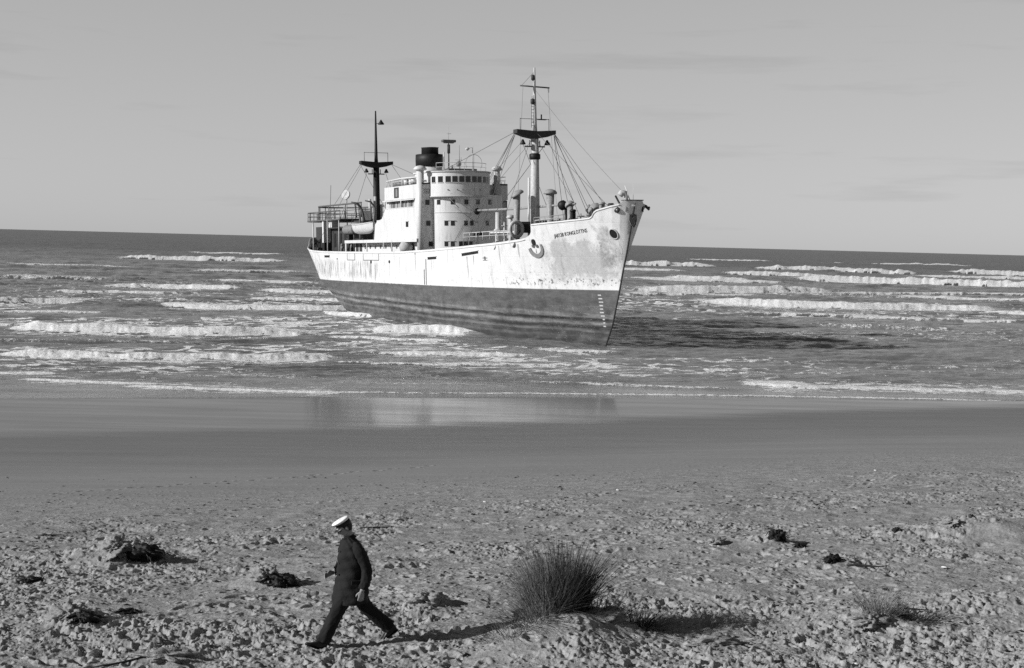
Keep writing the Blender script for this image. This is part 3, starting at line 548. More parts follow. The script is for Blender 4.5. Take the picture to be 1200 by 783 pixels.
# gangway door in the bulwark and its panel lines
for xa, xb in [(-43.5,-38.9),(-48.6,-46.2)]:
    f = decal('gangway_door', slot(xa, xb, 2.72, .72), M_WHITE, .012)
    for s_ in (slot(xa-.06, xb+.06, 2.34, .06), slot(xa-.06, xb+.06, 3.08, .05), slot(xa-.07, xa, 2.7, .7), slot(xb, xb+.08, 2.7, .7)): decal('door_frame', s_, M_MID, .035, f)
for x_, z0, z1 in [(-26.45,.05,2.5),(-26.9,.05,1.5),(-40.1,.2,1.9),(-46.9,.1,1.6),(-55.3,.3,1.8)]: decal('discharge_pipe', slot(x_, x_+.10, (z0+z1)/2, z1-z0), M_GREY if x_ > -27 else M_DIRTY, .05)
for x_ in (-14.95,-14.55): decal('load_mark', disc(x_, 2.62, .22, .035, 8), M_MID)
decal('load_mark', slot(-15.1,-14.4,2.42,.05), M_MID); decal('load_mark', slot(-14.85,-14.65,2.6,.3), M_MID)
# hawse pipe: a thick lip round a dark hole
f = decal('hawse_pipe', disc(.82, 4.52, .27, .36, 20), M_BLACK, .03); 
lip = MB(); pts = [on_hull(p[0], p[1], .06) for p in disc(.82, 4.52, .30, .39, 24)]; lip.tube(pts+pts[:1], .05, 6, False); lip.build('hawse_lip', M_LIGHT, f)
decal('rust_streak', [(.62,4.15),(.95,4.1),(1.0,3.2),(.86,2.9),(.74,3.3)], M_DIRTY, .012)
# anchor housed against the plating
def crescent(cx, cz, r0, r1, sh, a0, a1):
    o_ = [(cx+r0*1.12*math.cos(a), cz+r0*math.sin(a)) for a in np.linspace(a0, a1, 16)]
    i_ = [(cx+r1*1.12*math.cos(a)+sh*.3, cz+r1*math.sin(a)+sh) for a in np.linspace(a1-.12, a0+.12, 16)]
    return o_+i_
an = decal('anchor', crescent(-7.35, 3.42, .80, .60, .15, PI+.05, 2*PI+.45), M_GREY, .10)
f = decal('anchor_shank', disc(-7.45, 3.95, .22, .26, 10), M_BLACK, .10, an); decal('anchor_shackle', disc(-7.6, 3.62, .14, .14, 8), M_MID, .10, an); decal('anchor_shackle', disc(-7.12, 3.62, .15, .14, 8), M_MID, .10, an)
# draught marks
for i in range(10):
    z_ = -.42-i*.285; xc = -1.93+.04*math.sin(i); w_ = (.19 if i < 7 else .12)*(.8+.3*math.sin(i*2.3)**2)
    if float(half(xc, z_)) > .03:
        decal('draft_mark', [(xc-w_, z_-.055), (xc+w_, z_-.055), (xc+w_*.9, z_+.05), (xc-w_, z_+.05)], M_LIGHT, .02)
# round fairleads in the bow bulwark, with bright insides
for x_, z_, sd_ in [(1.62,6.42,-1),(1.75,6.50,1)]:
    b_ = float(half(x_, z_)); nrm = Vector((.75, sd_*1.0, 0)).normalized() if sd_ > 0 else Vector((.45,-1,0)).normalized(); c_ = Vector((x_, sd_*b_, z_))
    q = MB(); q.lathe([(.14,-.02),(.25,-.02),(.25,.06),(.14,.07)], c_, nrm, 18); fl = q.build('fairlead', M_BLACK, hull)
    q = MB(); q.lathe([(.001,-.01),(.14,-.01),(.14,.05),(.001,.08)], c_, nrm, 14); q.build('fairlead_hole', M_LIGHT, fl)
# shield on the stem
q = MB(); sh = [(-.34,.42),(.34,.42),(.36,0),(.22,-.38),(0,-.62),(-.22,-.38),(-.36,0)]
o3 = [Vector((2.02+.05, a*.9, 5.62+b*.95)) for a, b in sh]
q.add([p+Vector((.05-abs(p.y)*.5, 0, 0)) for p in o3]+[p+Vector((.13-abs(p.y)*.5, 0, 0)) for p in o3], [tuple(range(7)), tuple(range(7,14))]+[(i,(i+1)%7,7+(i+1)%7,7+i) for i in range(7)])
s_ = q.build('emblem_shield', M_GREY, hull)
q = MB(); q.tube([p*1.0+Vector((.16-abs(p.y)*.5,0,0)) for p in o3]+[o3[0]+Vector((.16-abs(o3[0].y)*.5,0,0))], .035, 6); q.tube([(2.26,0,5.9),(2.24,-.12,5.7),(2.26,.0,5.55),(2.24,.12,5.4),(2.26,0,5.25)], .04, 6); q.build('shield_rim', M_DARK, s_)
# name in dark letters along the bow
def lettering(text, x0, z0, x1, z1, size):
    cu = bpy.data.curves.new('lettering', 'FONT'); cu.body = text; cu.size = 1; cu.resolution_u = 2
    o = bpy.data.objects.new('lettering', cu); COL.objects.link(o); dg = bpy.context.evaluated_depsgraph_get(); me = bpy.data.meshes.new_from_object(o.evaluated_get(dg)); bpy.data.objects.remove(o)
    wd = max(v.co.x for v in me.vertices)
    bm = bmesh.new(); bm.from_mesh(me); bmesh.ops.subdivide_edges(bm, edges=[e for e in bm.edges if e.calc_length() > .5], cuts=1)
    r_ = bmesh.ops.extrude_face_region(bm, geom=list(bm.faces)); new = {v for v in r_['geom'] if isinstance(v, bmesh.types.BMVert)}
    for v in bm.verts:
        t_ = v.co.x/wd; X_ = x0+(x1-x0)*t_+v.co.y*size*.12; Z_ = z0+(z1-z0)*t_+v.co.y*size; v.co = (X_, -(float(half(X_, Z_))+(.03 if v in new else -.01)), Z_)
    me2 = bpy.data.meshes.new('ship_name'); bm.to_mesh(me2); bm.free(); return link_mesh('ship_name', me2, M_DARK, hull)
lettering('JAKOB KONGLOTTNS', -4.95, 4.28, -1.45, 4.70, .44)
# rubbing bars along the sheer
for x0, x1, off in [(-72,-8.5,.16),(-7.3,1.9,.10)]:
    q = MB(); q.tube([on_hull(x_, float(ztop(x_))-off, .02) for x_ in np.linspace(x0, x1, 90)], .045, 6); q.tube([(lambda p: (p[0],-p[1],p[2]))(on_hull(x_, float(ztop(x_))-off, .02)) for x_ in np.linspace(x0, x1, 90)], .045, 6); q.build('sheer_bar', M_WHITE, hull)

q = MB(); zs_ = np.linspace(-5.4, 6.9, 40); q.tube([(float(xstem(z_))+.02, 0, z_) for z_ in zs_], [.07]*40, 8); q.build('stem_shade', M_DARK, hull)  # dark tube added to paint the shadow line of the port bow
# ---- house amidships
house = empty('deckhouse'); house.parent = ship
def part(mb, name, mat, par=house): return mb.build(name, mat, par)
def pane(par, c, d, frame=True, mat=None):
    w_ = MB(); w_.box(c, d); p_ = w_.build('window', mat or M_GLASS, par)
    return p_
B_ = 4.85
q = MB(); q.box((-39.6,0,3.25), (20.4, 8.9, 2.3)); hs = part(q, 'lower_house', M_WHITE)
for x_ in (-49.05,-47.9): d_ = MB(); d_.box((x_,-4.47,3.3), (.8,.06,1.85), bev=.02); p_ = d_.build('door', M_DARK, hs)
for x_ in np.arange(-46.5,-30.5,1.55): d_ = MB(); d_.lathe([(.19,0),(.19,.05),(.12,.06)], (x_,-4.44,3.72), (0,-1,0), 12); d_.build('porthole', M_MID, hs)
q = MB(); q.box((-39.9,0,4.42), (21.0, 10.9, .16)); q.box((-39.9,-5.42,4.34), (21.0,.08,.32)); part(q, 'boat_deck', M_WHITE)
for x_ in (-50.2,-43.6,-38.6,-36.3,-33.4):
    for y_ in (-5.36, 5.36): q = MB(); q.box((x_,y_,3.3), (.3 if x_ < -50 else .12,.10,2.1)); part(q, 'stanchion', M_WHITE)
q = MB(); q.box((-39.5,-5.4,3.35), (6.5,.06,.35)); part(q, 'passage_coaming', M_WHITE)
q = MB(); q.lathe([(.001,0),(.6,.02),(.75,.5),(.5,.95),(.001,1.05)], (-33.0,-5.1,3.25), (0,0,1), 12); part(q, 'canvas_cover', M_CANVAS)
# side walls with the stepped after edge and the open gallery
def plate(name, poly, y_, th=.08, mat=M_WHITE, par=house):
    n_ = len(poly); w_ = MB(); w_.add([(p[0], y_-th/2, p[1]) for p in poly]+[(p[0], y_+th/2, p[1]) for p in poly], [tuple(range(n_))[::-1], tuple(range(n_, 2*n_))]+[(i,(i+1)%n_,n_+(i+1)%n_,n_+i) for i in range(n_)]); return w_.build(name, mat, par)
side = [(-42.6,4.5),(-29.34,4.5),(-29.34,9.86),(-39.4,9.86),(-39.4,8.5),(-31.0,8.5),(-31.6,7.66),(-39.2,7.66),(-39.6,7.3),(-40.3,6.66),(-41.7,6.4),(-42.3,6.1)]
sw = plate('side_wall', side, -B_); plate('side_wall', side, B_-.55)
q = MB(); q.box((-35.35,-B_-.02,8.42), (8.3,.14,.09)); q.box((-34.9,-B_,8.08), (.13,.1,.85)); q.box((-39.3,-B_,8.08), (.1,.1,.85)); q.box((-35.4,-B_-.03,7.66), (8.2,.1,.06)); q.build('gallery_frame', M_WHITE, sw)
q = MB(); q.box((-35.3,-B_+.5,8.1),(7.9,.05,.95)); cw = q.build('gallery_screen', M_GREY, sw)
for x_ in np.arange(-38.9,-31.6,.8): q = MB(); q.box((x_,-B_+.45,8.1),(.32,.05,.86)); q.build('curtain', M_CANVAS if int(x_*10)%3 else M_MID, cw)
q = MB(); q.box((-36.0,-B_-.05,9.22),(1.25,.05,1.05)); q.build('door', M_DARK, sw); q = MB(); q.box((-35.85,-B_-.09,9.2),(.5,.04,.8)); q.build('door', M_GREY, sw)
for x_, z_ in [(-33.2,5.96)]:
    q = MB(); q.box((x_,-B_-.05,z_),(.62,.04,.52)); w0 = q.build('window', M_GLASS, sw)
    q = MB(); q.box((x_,-B_-.07,z_+.3),(.8,.08,.06)); q.build('window_frame', M_LIGHT, w0)
# interior volumes behind the walls
q = MB(); q.box((-36.0,-.27,5.5),(12.2,9.0,2.1)); q.box((-35.4,-.27,7.6),(10.2,8.2,1.9)); q.box((-35.0,-.27,8.46),(10.4,9.1,.1)); q.box((-34.4,-.27,9.0),(10,8.9,1.1)); q.box((-34.4,-.27,9.62),(10,9.05,.1)); part(q, 'inner_house', M_DIRTY)
# shaded flat front, in three pieces round the rounded centre
q = MB(); q.box((-29.32,-.27,5.8),(.10,9.2,7.2)); q.box((-29.32,-.6,9.35),(.10,8.4,1.0)); fw = part(q, 'front_wall', M_FRONT)
q = MB(); q.box((-29.34,3.95,9.1),(.12,1.0,1.5)); q.box((-30.9,4.3,9.1),(3.2,.1,1.5)); q.box((-29.35,3.9,9.88),(.2,1.1,.1)); wing = part(q, 'bridge_wing', M_FRONT)
for y_, w_ in ((-4.1,1.7),(3.6,1.5)): q = MB(); q.box((-29.27,y_,9.88),(.2,w_,.14)); q.build('wing_shelf', M_DARK, fw)
for y_, z_ in [(-4.33,8.02),(-4.25,5.98),(-4.0,3.95)]: pane(fw, (-29.25,y_,z_), (.04,.42,.48))
q = MB(); q.box((-29.24,3.9,7.75),(.04,.72,.85)); q.build('window', M_CANVAS, fw); q = MB(); q.box((-29.20,3.9,8.2),(.08,.9,.08)); q.box((-29.20,3.5,7.75),(.06,.06,.9)); q.box((-29.2,4.3,7.75),(.06,.06,.9)); q.build('window_frame', M_DARK, fw)
def ell(th, a, b, xc=-29.3, yc=0., k=0.): return (xc+(a+k)*math.cos(th), yc+(b+k)*math.sin(th))
def bulge(a, b, yc, z0, z1, mat, name, par=house, n=48, roof=True):
    ths = np.linspace(-PI/2, PI/2, n); p = [ell(t_, a, b, -29.3, yc) for t_ in ths]; w_ = MB()
    rows = [z0, z0+.02, (z0+z1)/2, z1-.02, z1]
    w_.loft([[Vector((x_, y_, z_)) for x_, y_ in p] for z_ in rows], True, False, False)
    w_.add([(x_, y_, z1) for x_, y_ in p], [tuple(range(n))]); w_.add([(x_, y_, z0) for x_, y_ in p], [tuple(range(n))[::-1]]); return w_.build(name, mat, par, False)
bf = bulge(2.3, 3.7, 0, D(-28), 8.72, M_FRONT, 'bridge_front')
q = MB()
for z_ in (7.02,):
    q.tube([(*ell(t_, 2.3, 3.7, k=.02), z_) for t_ in np.linspace(-PI/2, PI/2, 40)], .035, 5)
q.build('plate_seam', M_FRONT, bf)
def curved_pane(par, th, a, b, yc, z_, w_, h_, name='window', mat=M_GLASS, k=.025, th_k=.03):
    dth = w_/2/math.hypot(a*math.sin(th), b*math.cos(th)); pts = [ell(th+dth*f_, a, b, -29.3, yc, k) for f_ in (-1,-.33,.33,1)]; pin = [ell(th+dth*f_, a, b, -29.3, yc, k-th_k-.02) for f_ in (-1,-.33,.33,1)]
    m_ = MB(); m_.loft([[Vector((*p_, zz)) for p_ in pts+pin[::-1]] for zz in (z_-h_/2, z_+h_/2)], False, True); return m_.build(name, mat, par)
for zz, L_, w_ in ((8.02, [-1.214,-.698,-.308,.018,.403], .40), (5.96, [-.915,-.707,-.325,-.158,.307], .36), (3.95, [-.922,-.713,-.474,-.33,-.187], .36)):
    for t_ in L_:
        f = curved_pane(bf, t_, 2.3, 3.7, 0, zz, w_, .46)
        curved_pane(f, t_, 2.3, 3.7, 0, zz+.27, w_+.14, .05, 'window_drip', M_LIGHT, .07)
wh = bulge(2.6, 3.15, -.9, 8.55, 11.0, M_FRONT, 'wheelhouse')
q = MB(); q.tube([(*ell(t_, 2.6, 3.15, -29.3, -.9, .03), 8.57) for t_ in np.linspace(-PI/2, PI/2, 50)], .07, 6); q.tube([(*ell(t_, 2.6, 3.15, -29.3, -.9, .05), 10.98) for t_ in np.linspace(-PI/2, PI/2, 50)], .08, 6); q.build('wheelhouse_rim', M_LIGHT, wh)
for t_ in (-1.303,-.99,-.711,-.488,-.272,-.065,.158,.359,.61,.84):
    f = curved_pane(wh, t_, 2.6, 3.15, -.9, 10.22, .50, .58)
    curved_pane(f, t_, 2.6, 3.15, -.9, 9.9, .60, .06, 'window_sill', M_LIGHT, .07)
q = MB(); q.box((-31.2,-.9,9.75),(4.0,6.2,2.5)); q.box((-31.3,-.9,11.05),(4.3,6.4,.12)); q.build('wheelhouse_rear', M_WHITE, wh)
for y_ in (-3.0,-2.2,-1.7,-.6,.3):                      # small fittings under the windows
    q = MB(); t_ = math.asin(max(-1,min(1,(y_+.9)/3.15))); q.lathe([(.06,0),(.06,.12)], (*ell(t_,2.6,3.15,-29.3,-.9,0),9.2), (1,0,0), 6); q.build('bracket', M_GREY, wh)
# top of the bridge
q = MB(); q.box((-33.7,-.5,11.25),(.9,1.6,.42)); part(q, 'skylight', M_DARK); q = MB(); q.box((-29.6,-.6,11.22),(1.2,3.1,.32), bev=.04); part(q, 'chart_locker', M_MID)
def railing(name, pts, h, mat=M_LIGHT, par=ship, n_rails=3, r=.022, step=1.2, dens=True):
    m_ = MB(); pts = [Vector(p) for p in pts]; L = [0]
    for a, b in zip(pts, pts[1:]): L.append(L[-1]+(b-a).length)
    def at_(d_):
        for i in range(len(pts)-1):
            if d_ <= L[i+1]+1e-6: return pts[i].lerp(pts[i+1], (d_-L[i])/max(1e-6, L[i+1]-L[i]))
        return pts[-1]
    k = max(1, round(L[-1]/step))
    for i in range(k+1): p_ = at_(L[-1]*i/k); m_.tube([p_, p_+Vector((0,0,h))], r*1.2, 5)
    for j in range(n_rails): m_.tube([p_+Vector((0,0,h*(j+1)/n_rails)) for p_ in pts], r*(1.4 if j == n_rails-1 else 1), 5)
    return m_.build(name, mat, par)
railing('railing', [(-39.2,-4.75,9.85),(-30.2,-4.75,9.85)], .65, M_LIGHT, house, 2); railing('railing', [(-29.45,3.0,9.9),(-29.45,4.3,9.9),(-34,4.3,9.9)], .75, M_LIGHT, house, 2, step=.7)
railing('railing', [(*ell(t_, 2.2, 2.8, -29.3, -.9), 11.05) for t_ in np.linspace(-1.3, 1.4, 12)], .8, M_LIGHT, house, 2, .018, 1.0)
q = MB(); q.tube([(-39.0,-4.8,10.50),(-34.8,-4.8,10.62),(-30.3,-4.8,10.55)], .085, 6); q.tube([(-39.0,-4.8,9.9),(-39.0,-4.8,10.5)], .04, 6); q.tube([(-34.8,-4.8,9.9),(-34.8,-4.8,10.6)], .04, 6); part(q, 'awning_spar', M_WHITE)
q = MB(); q.box((-35.0,-4.3,10.12),(7.0,.05,.42)); part(q, 'weather_cloth', M_MID)
for x_, z_ in ((-34.3,10.25),(-33.0,10.2),(-32.4,10.3)): q = MB(); q.lathe([(.05,0),(.28,.05),(.30,.4),(.1,.62)], (x_,-4.45,z_-.3), (0,0,1), 10); part(q, 'deck_locker', M_WHITE)
# ventilator posts at the corners of the bridge
def vent_post(x_, y_, z0, z1, mat, r=.30):
    m_ = MB(); m_.tube([(x_,y_,z0),(x_,y_,z1)], r, 14); v_ = m_.build('ventilator_post', mat, house)
    m_ = MB(); m_.lathe([(r*1.1,-.12),(r*1.75,-.06),(r*1.8,.08),(r*1.2,.3),(.05,.38)], (x_,y_,z1), (0,0,1), 16); m_.build('mushroom_cap', mat, v_); return v_
vent_post(-29.55,-4.95,3.3,11.25,M_WHITE,.36); vent_post(-29.0,3.12,D(-29),11.35,M_LIGHT,.30)
# radar and aerial masts on the bridge roof
q = MB(); q.tube([(-33.8,0,11),(-33.8,0,14.3)], [.09,.05], 8); rm = part(q, 'signal_mast', M_DARK); q = MB(); q.tube([(-33.8,0,13.2),(-33.8,0,14.1)], .16, 8); q.build('lamp_tower', M_DARK, rm)
q = MB(); q.box((-33.8,0,14.45),(.5,1.5,.26), bev=.08); q.box((-33.8,0,14.28),(.4,1.0,.1)); q.build('radar_scanner', M_MID, rm); q = MB(); q.tube([(-33.8,0,14.5),(-33.8,0,16.2)], .02, 5); q.tube([(-33.8,-.3,15.2),(-33.8,.3,15.2)], .02, 5); q.build('aerial', M_LIGHT, rm)
q = MB(); q.tube([(-31.6,0.2,11),(-31.6,.2,13.9)], [.05,.02], 6); q.tube([(-31.6,-.3,12.4),(-31.6,.5,12.4)], .02, 5); q.lathe([(.1,-.3),(.28,-.1),(.28,.1),(.1,.3)], (-31.6,0.1,12.0), (1,0,.3), 12); part(q, 'searchlight', M_GREY)
q = MB(); q.tube([(-28.0,0,11.1),(-28.0,0,13.5)], [.07,.04], 6); am = part(q, 'aerial_mast', M_LIGHT); q = MB(); q.lathe([(.02,-.25),(.2,0),(.02,.25)], (-28.0,-.55,13.25), (0,1,.2), 8); q.tube([(-28,-.5,13.3),(-28,0,13.4)], .02, 5); q.build('wind_vane', M_WHITE, am)
q = MB(); q.tube([(-30.3,1.2+.9*math.cos(a), 12.0+.9*math.sin(a)) for a in np.linspace(-.5, PI+.5, 14)], .02, 5); q.tube([(-30.3,1.2,11.1),(-30.3,1.2,12.9)], .02, 5); q.tube([(-30.5,-.2,11.1),(-30.5,-.1,12.6)], .02, 5); part(q, 'direction_finder', M_GREY)
q = MB(); q.tube([(-26.9,-2.6,7.6),(-26.2,-.5,6.0)], .03, 5); q.tube([(-27.4,-2.9,8.5),(-26.9,-2.0,7.4)], .03, 5); part(q, 'ladder', M_GREY)
# funnel
q = MB(); q.lathe([(1.34,9.6),(1.34,12.1)], (-38.9,0,0), (0,0,1), 32, sx=1.15); fu = part(q, 'funnel', M_WHITE, ship)
q = MB(); q.lathe([(1.40,12.1),(1.42,12.9),(1.40,13.40),(1.30,13.41),(1.28,12.3)], (-38.9,0,0), (0,0,1), 32, sx=1.15); q.build('funnel_collar', M_BLACK, fu)
q = MB(); q.lathe([(.9,12.2),(.86,14.05),(.92,14.12),(.80,14.12),(.78,12.4)], (-38.7,0,0), (0,0,1), 28, sx=1.2); q.build('funnel_pipe', M_BLACK, fu)
q = MB(); q.tube([(-37.3,1.0,11.4),(-37.3,1.0,13.6)], .06, 6); q.tube([(-36.9,1.6,9.6),(-36.9,1.6,12.2)], .25, 10); q.tube([(-37.0,.6,9.8),(-37.0,.6,11.6)], .3, 10); q.box((-36.4,1.3,10.9),(.5,1.2,.1)); q.build('steam_pipe', M_DIRTY, fu)

# ---- masts and rigging
def floodlight(par, p):
    m_ = MB(); m_.lathe([(.08,.25),(.14,.1),(.26,-.12),(.24,-.2)], p, (0,0,1), 10); return m_.build('floodlight', M_BLACK, par)
def mast(x_, z0, zplat, ztop_, yard, lower, upper, name):
    m_ = MB(); m_.tube([(x_,0,z0),(x_,0,zplat)], [.46,.34], 16); o = m_.build(name, lower, ship)
    m_ = MB(); m_.tube([(x_,0,zplat-.05),(x_,0,zplat+.6),(x_,0,ztop_)], [.24,.20,.08], 10); m_.build('topmast', upper, o)
    m_ = MB(); w_ = 1.95      # boat-shaped crosstree
    for s_ in (-1,1):
        m_.add([(x_-.5,0,zplat-.68),(x_+.5,0,zplat-.68),(x_+.45,s_*w_*.55,zplat-.50),(x_-.45,s_*w_*.55,zplat-.50),(x_+.4,s_*w_,zplat-.22),(x_-.4,s_*w_,zplat-.22),
                (x_-.4,s_*w_,zplat+.12),(x_+.4,s_*w_,zplat+.12),(x_+.6,0,zplat-.02),(x_-.6,0,zplat-.02)],
               [(0,1,2,3),(3,2,4,5),(5,4,7,6),(6,7,8,9),(1,8,7,4,2),(0,3,5,6,9)])
    m_.build('crosstree', M_DARK if yard else M_BLACK, o)
    for y_ in (-1.25,1.2): floodlight(o, (x_+.1,y_,zplat-1.0))
    m_ = MB(); m_.tube([(x_,-1.0,zplat-1.35),(x_,1.0,zplat-1.35)], .07, 6); m_.tube([(x_,-.5,zplat-1.35),(x_,-.5,zplat-.8)], .05, 6); m_.tube([(x_,.5,zplat-1.35),(x_,.5,zplat-.8)], .05, 6); m_.build('spreader', M_MID, o)
    m_ = MB()
    for y_ in (-1.45,1.45): m_.tube([(x_,y_,zplat+.1),(x_,y_,zplat+1.15)], .03, 5)
    m_.tube([(x_,-1.45,zplat+1.1),(x_,1.45,zplat+1.1)], .028, 5); m_.build('platform_rail', M_MID, o)
    return o
fm = mast(-14.7, 2.85, 13.9, 19.55, True, M_LIGHT, M_LIGHT, 'foremast')
q = MB(); q.tube([(-14.7,-1.42,17.9),(-14.7,1.5,17.83)], .07, 6); q.tube([(-14.7,-1.35,17.85),(-14.7,0,19.2)], .015, 4); q.tube([(-14.7,1.45,17.85),(-14.7,1.45,17.4)], .03, 4); q.build('yard', M_MID, fm)
q = MB()
for z_ in np.arange(14.4,17.2,.28): q.tube([(-14.5,-.18,z_),(-14.5,-.42,z_)], .02, 4)
q.tube([(-14.5,-.2,14.2),(-14.5,-.2,17.1)], .022, 4); q.tube([(-14.5,-.42,14.2),(-14.5,-.42,16.6)], .022, 4); q.build('ladder', M_MID, fm)
q = MB(); q.lathe([(.05,-.25),(.2,-.15),(.2,.2),(.05,.3)], (-14.45,-.32,16.5), (0,0,1), 8); q.lathe([(.05,-.25),(.17,-.15),(.17,.2),(.05,.3)], (-14.45,-.28,18.6), (0,0,1), 8); q.build('mast_lamp', M_DARK, fm)
q = MB(); q.box((-14.45,.6,14.95),(.3,.8,.08)); q.tube([(-14.45,.55,14.95),(-14.45,.55,15.4)], .07, 6); q.build('lamp_bracket', M_BLACK, fm)
q = MB(); q.lathe([(.35,0),(.5,.1),(.5,.5),(.35,.6)], (-14.7,0,11.35), (0,0,1), 12); q.build('mast_band', M_BLACK, fm)
q = MB(); q.tube([(-15.35,-.35,2.8),(-15.3,-.3,9.8)], .10, 8); q.build('mast_pipe', M_WHITE, fm)
mm = mast(-54.6, 2.2, 13.55, 19.45, False, M_BLACK, M_BLACK, 'mizzenmast')
q = MB(); q.tube([(-54.5,0,18.0),(-54.5,.55,18.0)], .03, 5); q.lathe([(.05,.35),(.2,.1),(.36,-.1),(.36,-.2)], (-54.5,.62,18.1), (0,0,1), 12); q.build('bell_lamp', M_BLACK, mm)
q = MB(); q.tube([(-54.3,-.95,5),(-54.3,-.95,9.3)], .17, 8); q.tube([(-54.3,.45,5),(-54.3,.45,8.7)], .17, 8); q.tube([(-54.4,-.25,4),(-54.4,-.25,9.6)], .2, 8); q.build('mast_casing', M_LIGHT, mm)
def wire(name, a, b, par, r=.026, sag=0.):
    a, b = Vector(a), Vector(b); pts = [a.lerp(b, t_)-Vector((0,0,sag*4*t_*(1-t_))) for t_ in np.linspace(0, 1, 9 if sag else 2)]
    m_ = MB(); m_.tube(pts, r, 4); return m_.build(name, M_WIRE, par)
T = (-14.7, 0, 13.8)
for b_ in [(-9.6,4.6,5.2),(-12.2,4.9,4.6),(-6.8,3.9,5.5)]: wire('shroud', (-14.6,1.9,13.8), b_, fm, .024)
wire('shroud', (-14.6,1.4,13.0), (-13.5,5.0,4.0), fm, .020)
for b_ in [(-29.0,-3.0,11.0),(-21.2,-5.4,3.6),(-29.1,3.1,11.4)]: wire('shroud', (-14.8,-1.9,13.8), b_, fm, .022)
wire('shroud', (-14.8,-1.3,12.9), (-29.0,3.1,11.3), fm, .020); wire('shroud', (-14.8,1.2,12.9), (-17.0,-5.2,3.9), fm, .024); wire('shroud', (-14.8,-1.2,12.9), (-19,4.9,4.0), fm, .024); wire('shroud', (-14.8,-.6,12.6),(-12.5,-4.9,4.1), fm, .02)
for b_ in [(-16.5,5.2,3.9),(-18.5,5.3,3.8),(-11,4.8,4.3)]: wire('shroud', (-14.6,1.9,13.6), b_, fm, .022)
for b_ in [(-16.2,-5.2,3.9),(-18.2,-5.3,3.8),(-25,-3.0,4.5)]: wire('shroud', (-14.8,-1.9,13.6), b_, fm, .022)
wire('topping_lift', (-14.6,.3,13.0), (-7.8,.2,7.3), fm, .022); wire('topping_lift', (-14.9,-.3,13.0), (-27.1,0,7.5), fm, .02); wire('halyard', (-14.6,1.3,17.8), (-13.5,1.6,6.5), fm, .012); wire('halyard', (-14.6,-1.2,17.8), (-15.5,-1.4,6.5), fm, .012)
wire('forestay', (-14.6,0,17.6), (1.9,0,7.1), fm, .015, .3); wire('forestay', (-14.6,0,13.9), (-1.0,0,6.4), fm, .020)
for a_, b_ in [((-54.7,-1.8,13.4),(-66,-2.6,7.0)),((-54.7,-1.6,13.4),(-63,-4.6,4.0)),((-54.5,1.8,13.4),(-46.5,4.9,4.4)),((-54.5,1.7,13.4),(-42,3.4,10.0)),((-54.6,-1.1,12.5),(-52,-4.8,4.3)),((-54.6,1.1,12.5),(-57,4.9,4.3)),((-54.7,-1.9,13.2),(-60,4,7.0))]: wire('shroud', a_, b_, mm, .026)
# derrick posts, booms
q = MB(); q.tube([(-27.25,0,D(-27.25)),(-27.25,0,7.0)], [.3,.26], 14); dp = q.build('derrick_post', M_LIGHT, ship)
q = MB(); q.lathe([(.12,-.4),(.36,-.25),(.5,0),(.3,.3),(.1,.5)], (-27.25,0,7.1), (0,0,1), 10); q.box((-27.2,.1,4.9),(.7,1.0,.35)); q.tube([(-27.2,.5,4.6),(-27.2,1.2,6.2)], .09, 6); q.tube([(-27.2,-.4,4.9),(-27.2,-1.7,2.6)], .06, 6); q.build('derrick_fittings', M_BLACK, dp)
q = MB(); q.tube([(-27.2,0,7.2),(-18.5,.1,7.12),(-7.6,.2,7.22)], [.10,.12,.08], 10); q.build('derrick_boom', M_GREYL, ship)
q = MB(); q.tube([(-41.0+11.8,-3.6,4.45),(-27.7,-.6,4.55),(-27.4,0,4.6)], [.12,.14,.12], 8); q.build('derrick_boom', M_SPAR, ship)
q = MB(); q.tube([(-22.8,.2,D(-22.8)),(-22.8,.2,6.9)], [.30,.24], 12); q.lathe([(.3,-.1),(.42,0),(.3,.15)], (-22.8,.2,5.2), (0,0,1), 12); q.build('derrick_post', M_LIGHT, ship)
q = MB(); q.tube([(-21.6,.3,D(-21.6)),(-21.6,.3,6.0)], .10, 8); q.tube([(-21.6,0,5.6),(-21.6,.6,5.6)], .06, 6); q.build('crutch', M_LIGHT, ship)
q = MB(); q.tube([(-20.1,.2,D(-20.1)),(-20.1,.2,6.3)], .2, 10); q.lathe([(.26,-.05),(.42,.02),(.3,.25),(.05,.32)], (-20.1,.2,6.3), (0,0,1), 12); q.build('ventilator', M_LIGHT, ship)
# mast house with its winches
q = MB(); q.box((-14.6,1.3,4.0),(2.6,2.8,2.7)); q.box((-14.6,1.3,5.4),(3.2,3.3,.12)); mh = q.build('mast_house', M_DARK, ship)
q = MB(); q.box((-15.6,-.6,5.35),(1.4,1.8,1.0), bev=.25); q.box((-13.6,1.0,5.7),(1.0,1.8,.45)); q.build('mast_table', M_BLACK, ship)
def winch(c, s=1., mat=M_DARK):
    x_, y_, z_ = c; m_ = MB()
    for k_ in (-.7,.7): m_.box((x_, y_+k_*s, z_+.45*s), (.9*s,.12*s,.9*s), bev=.03)
    m_.lathe([(.32*s,-.62*s),(.2*s,-.5*s),(.2*s,.5*s),(.32*s,.62*s)], (x_,y_,z_+.6*s), (0,1,0), 12)
    w_ = m_.build('winch', mat, ship); m_ = MB(); m_.lathe([(.22*s,0),(.12*s,.12*s),(.26*s,.34*s)], (x_,y_+.78*s,z_+.6*s), (0,1,0), 12); m_.lathe([(.22*s,0),(.12*s,.12*s),(.26*s,.34*s)], (x_,y_-.78*s,z_+.6*s), (0,-1,0), 12); m_.build('winch_drum', M_GREY, w_)
    m_ = MB(); m_.lathe([(.28*s,-.08*s),(.28*s,.08*s)], (x_+.5*s,y_+.4*s,z_+.4*s), (0,1,0), 12); m_.build('winch_gear', M_BLACK, w_); return w_
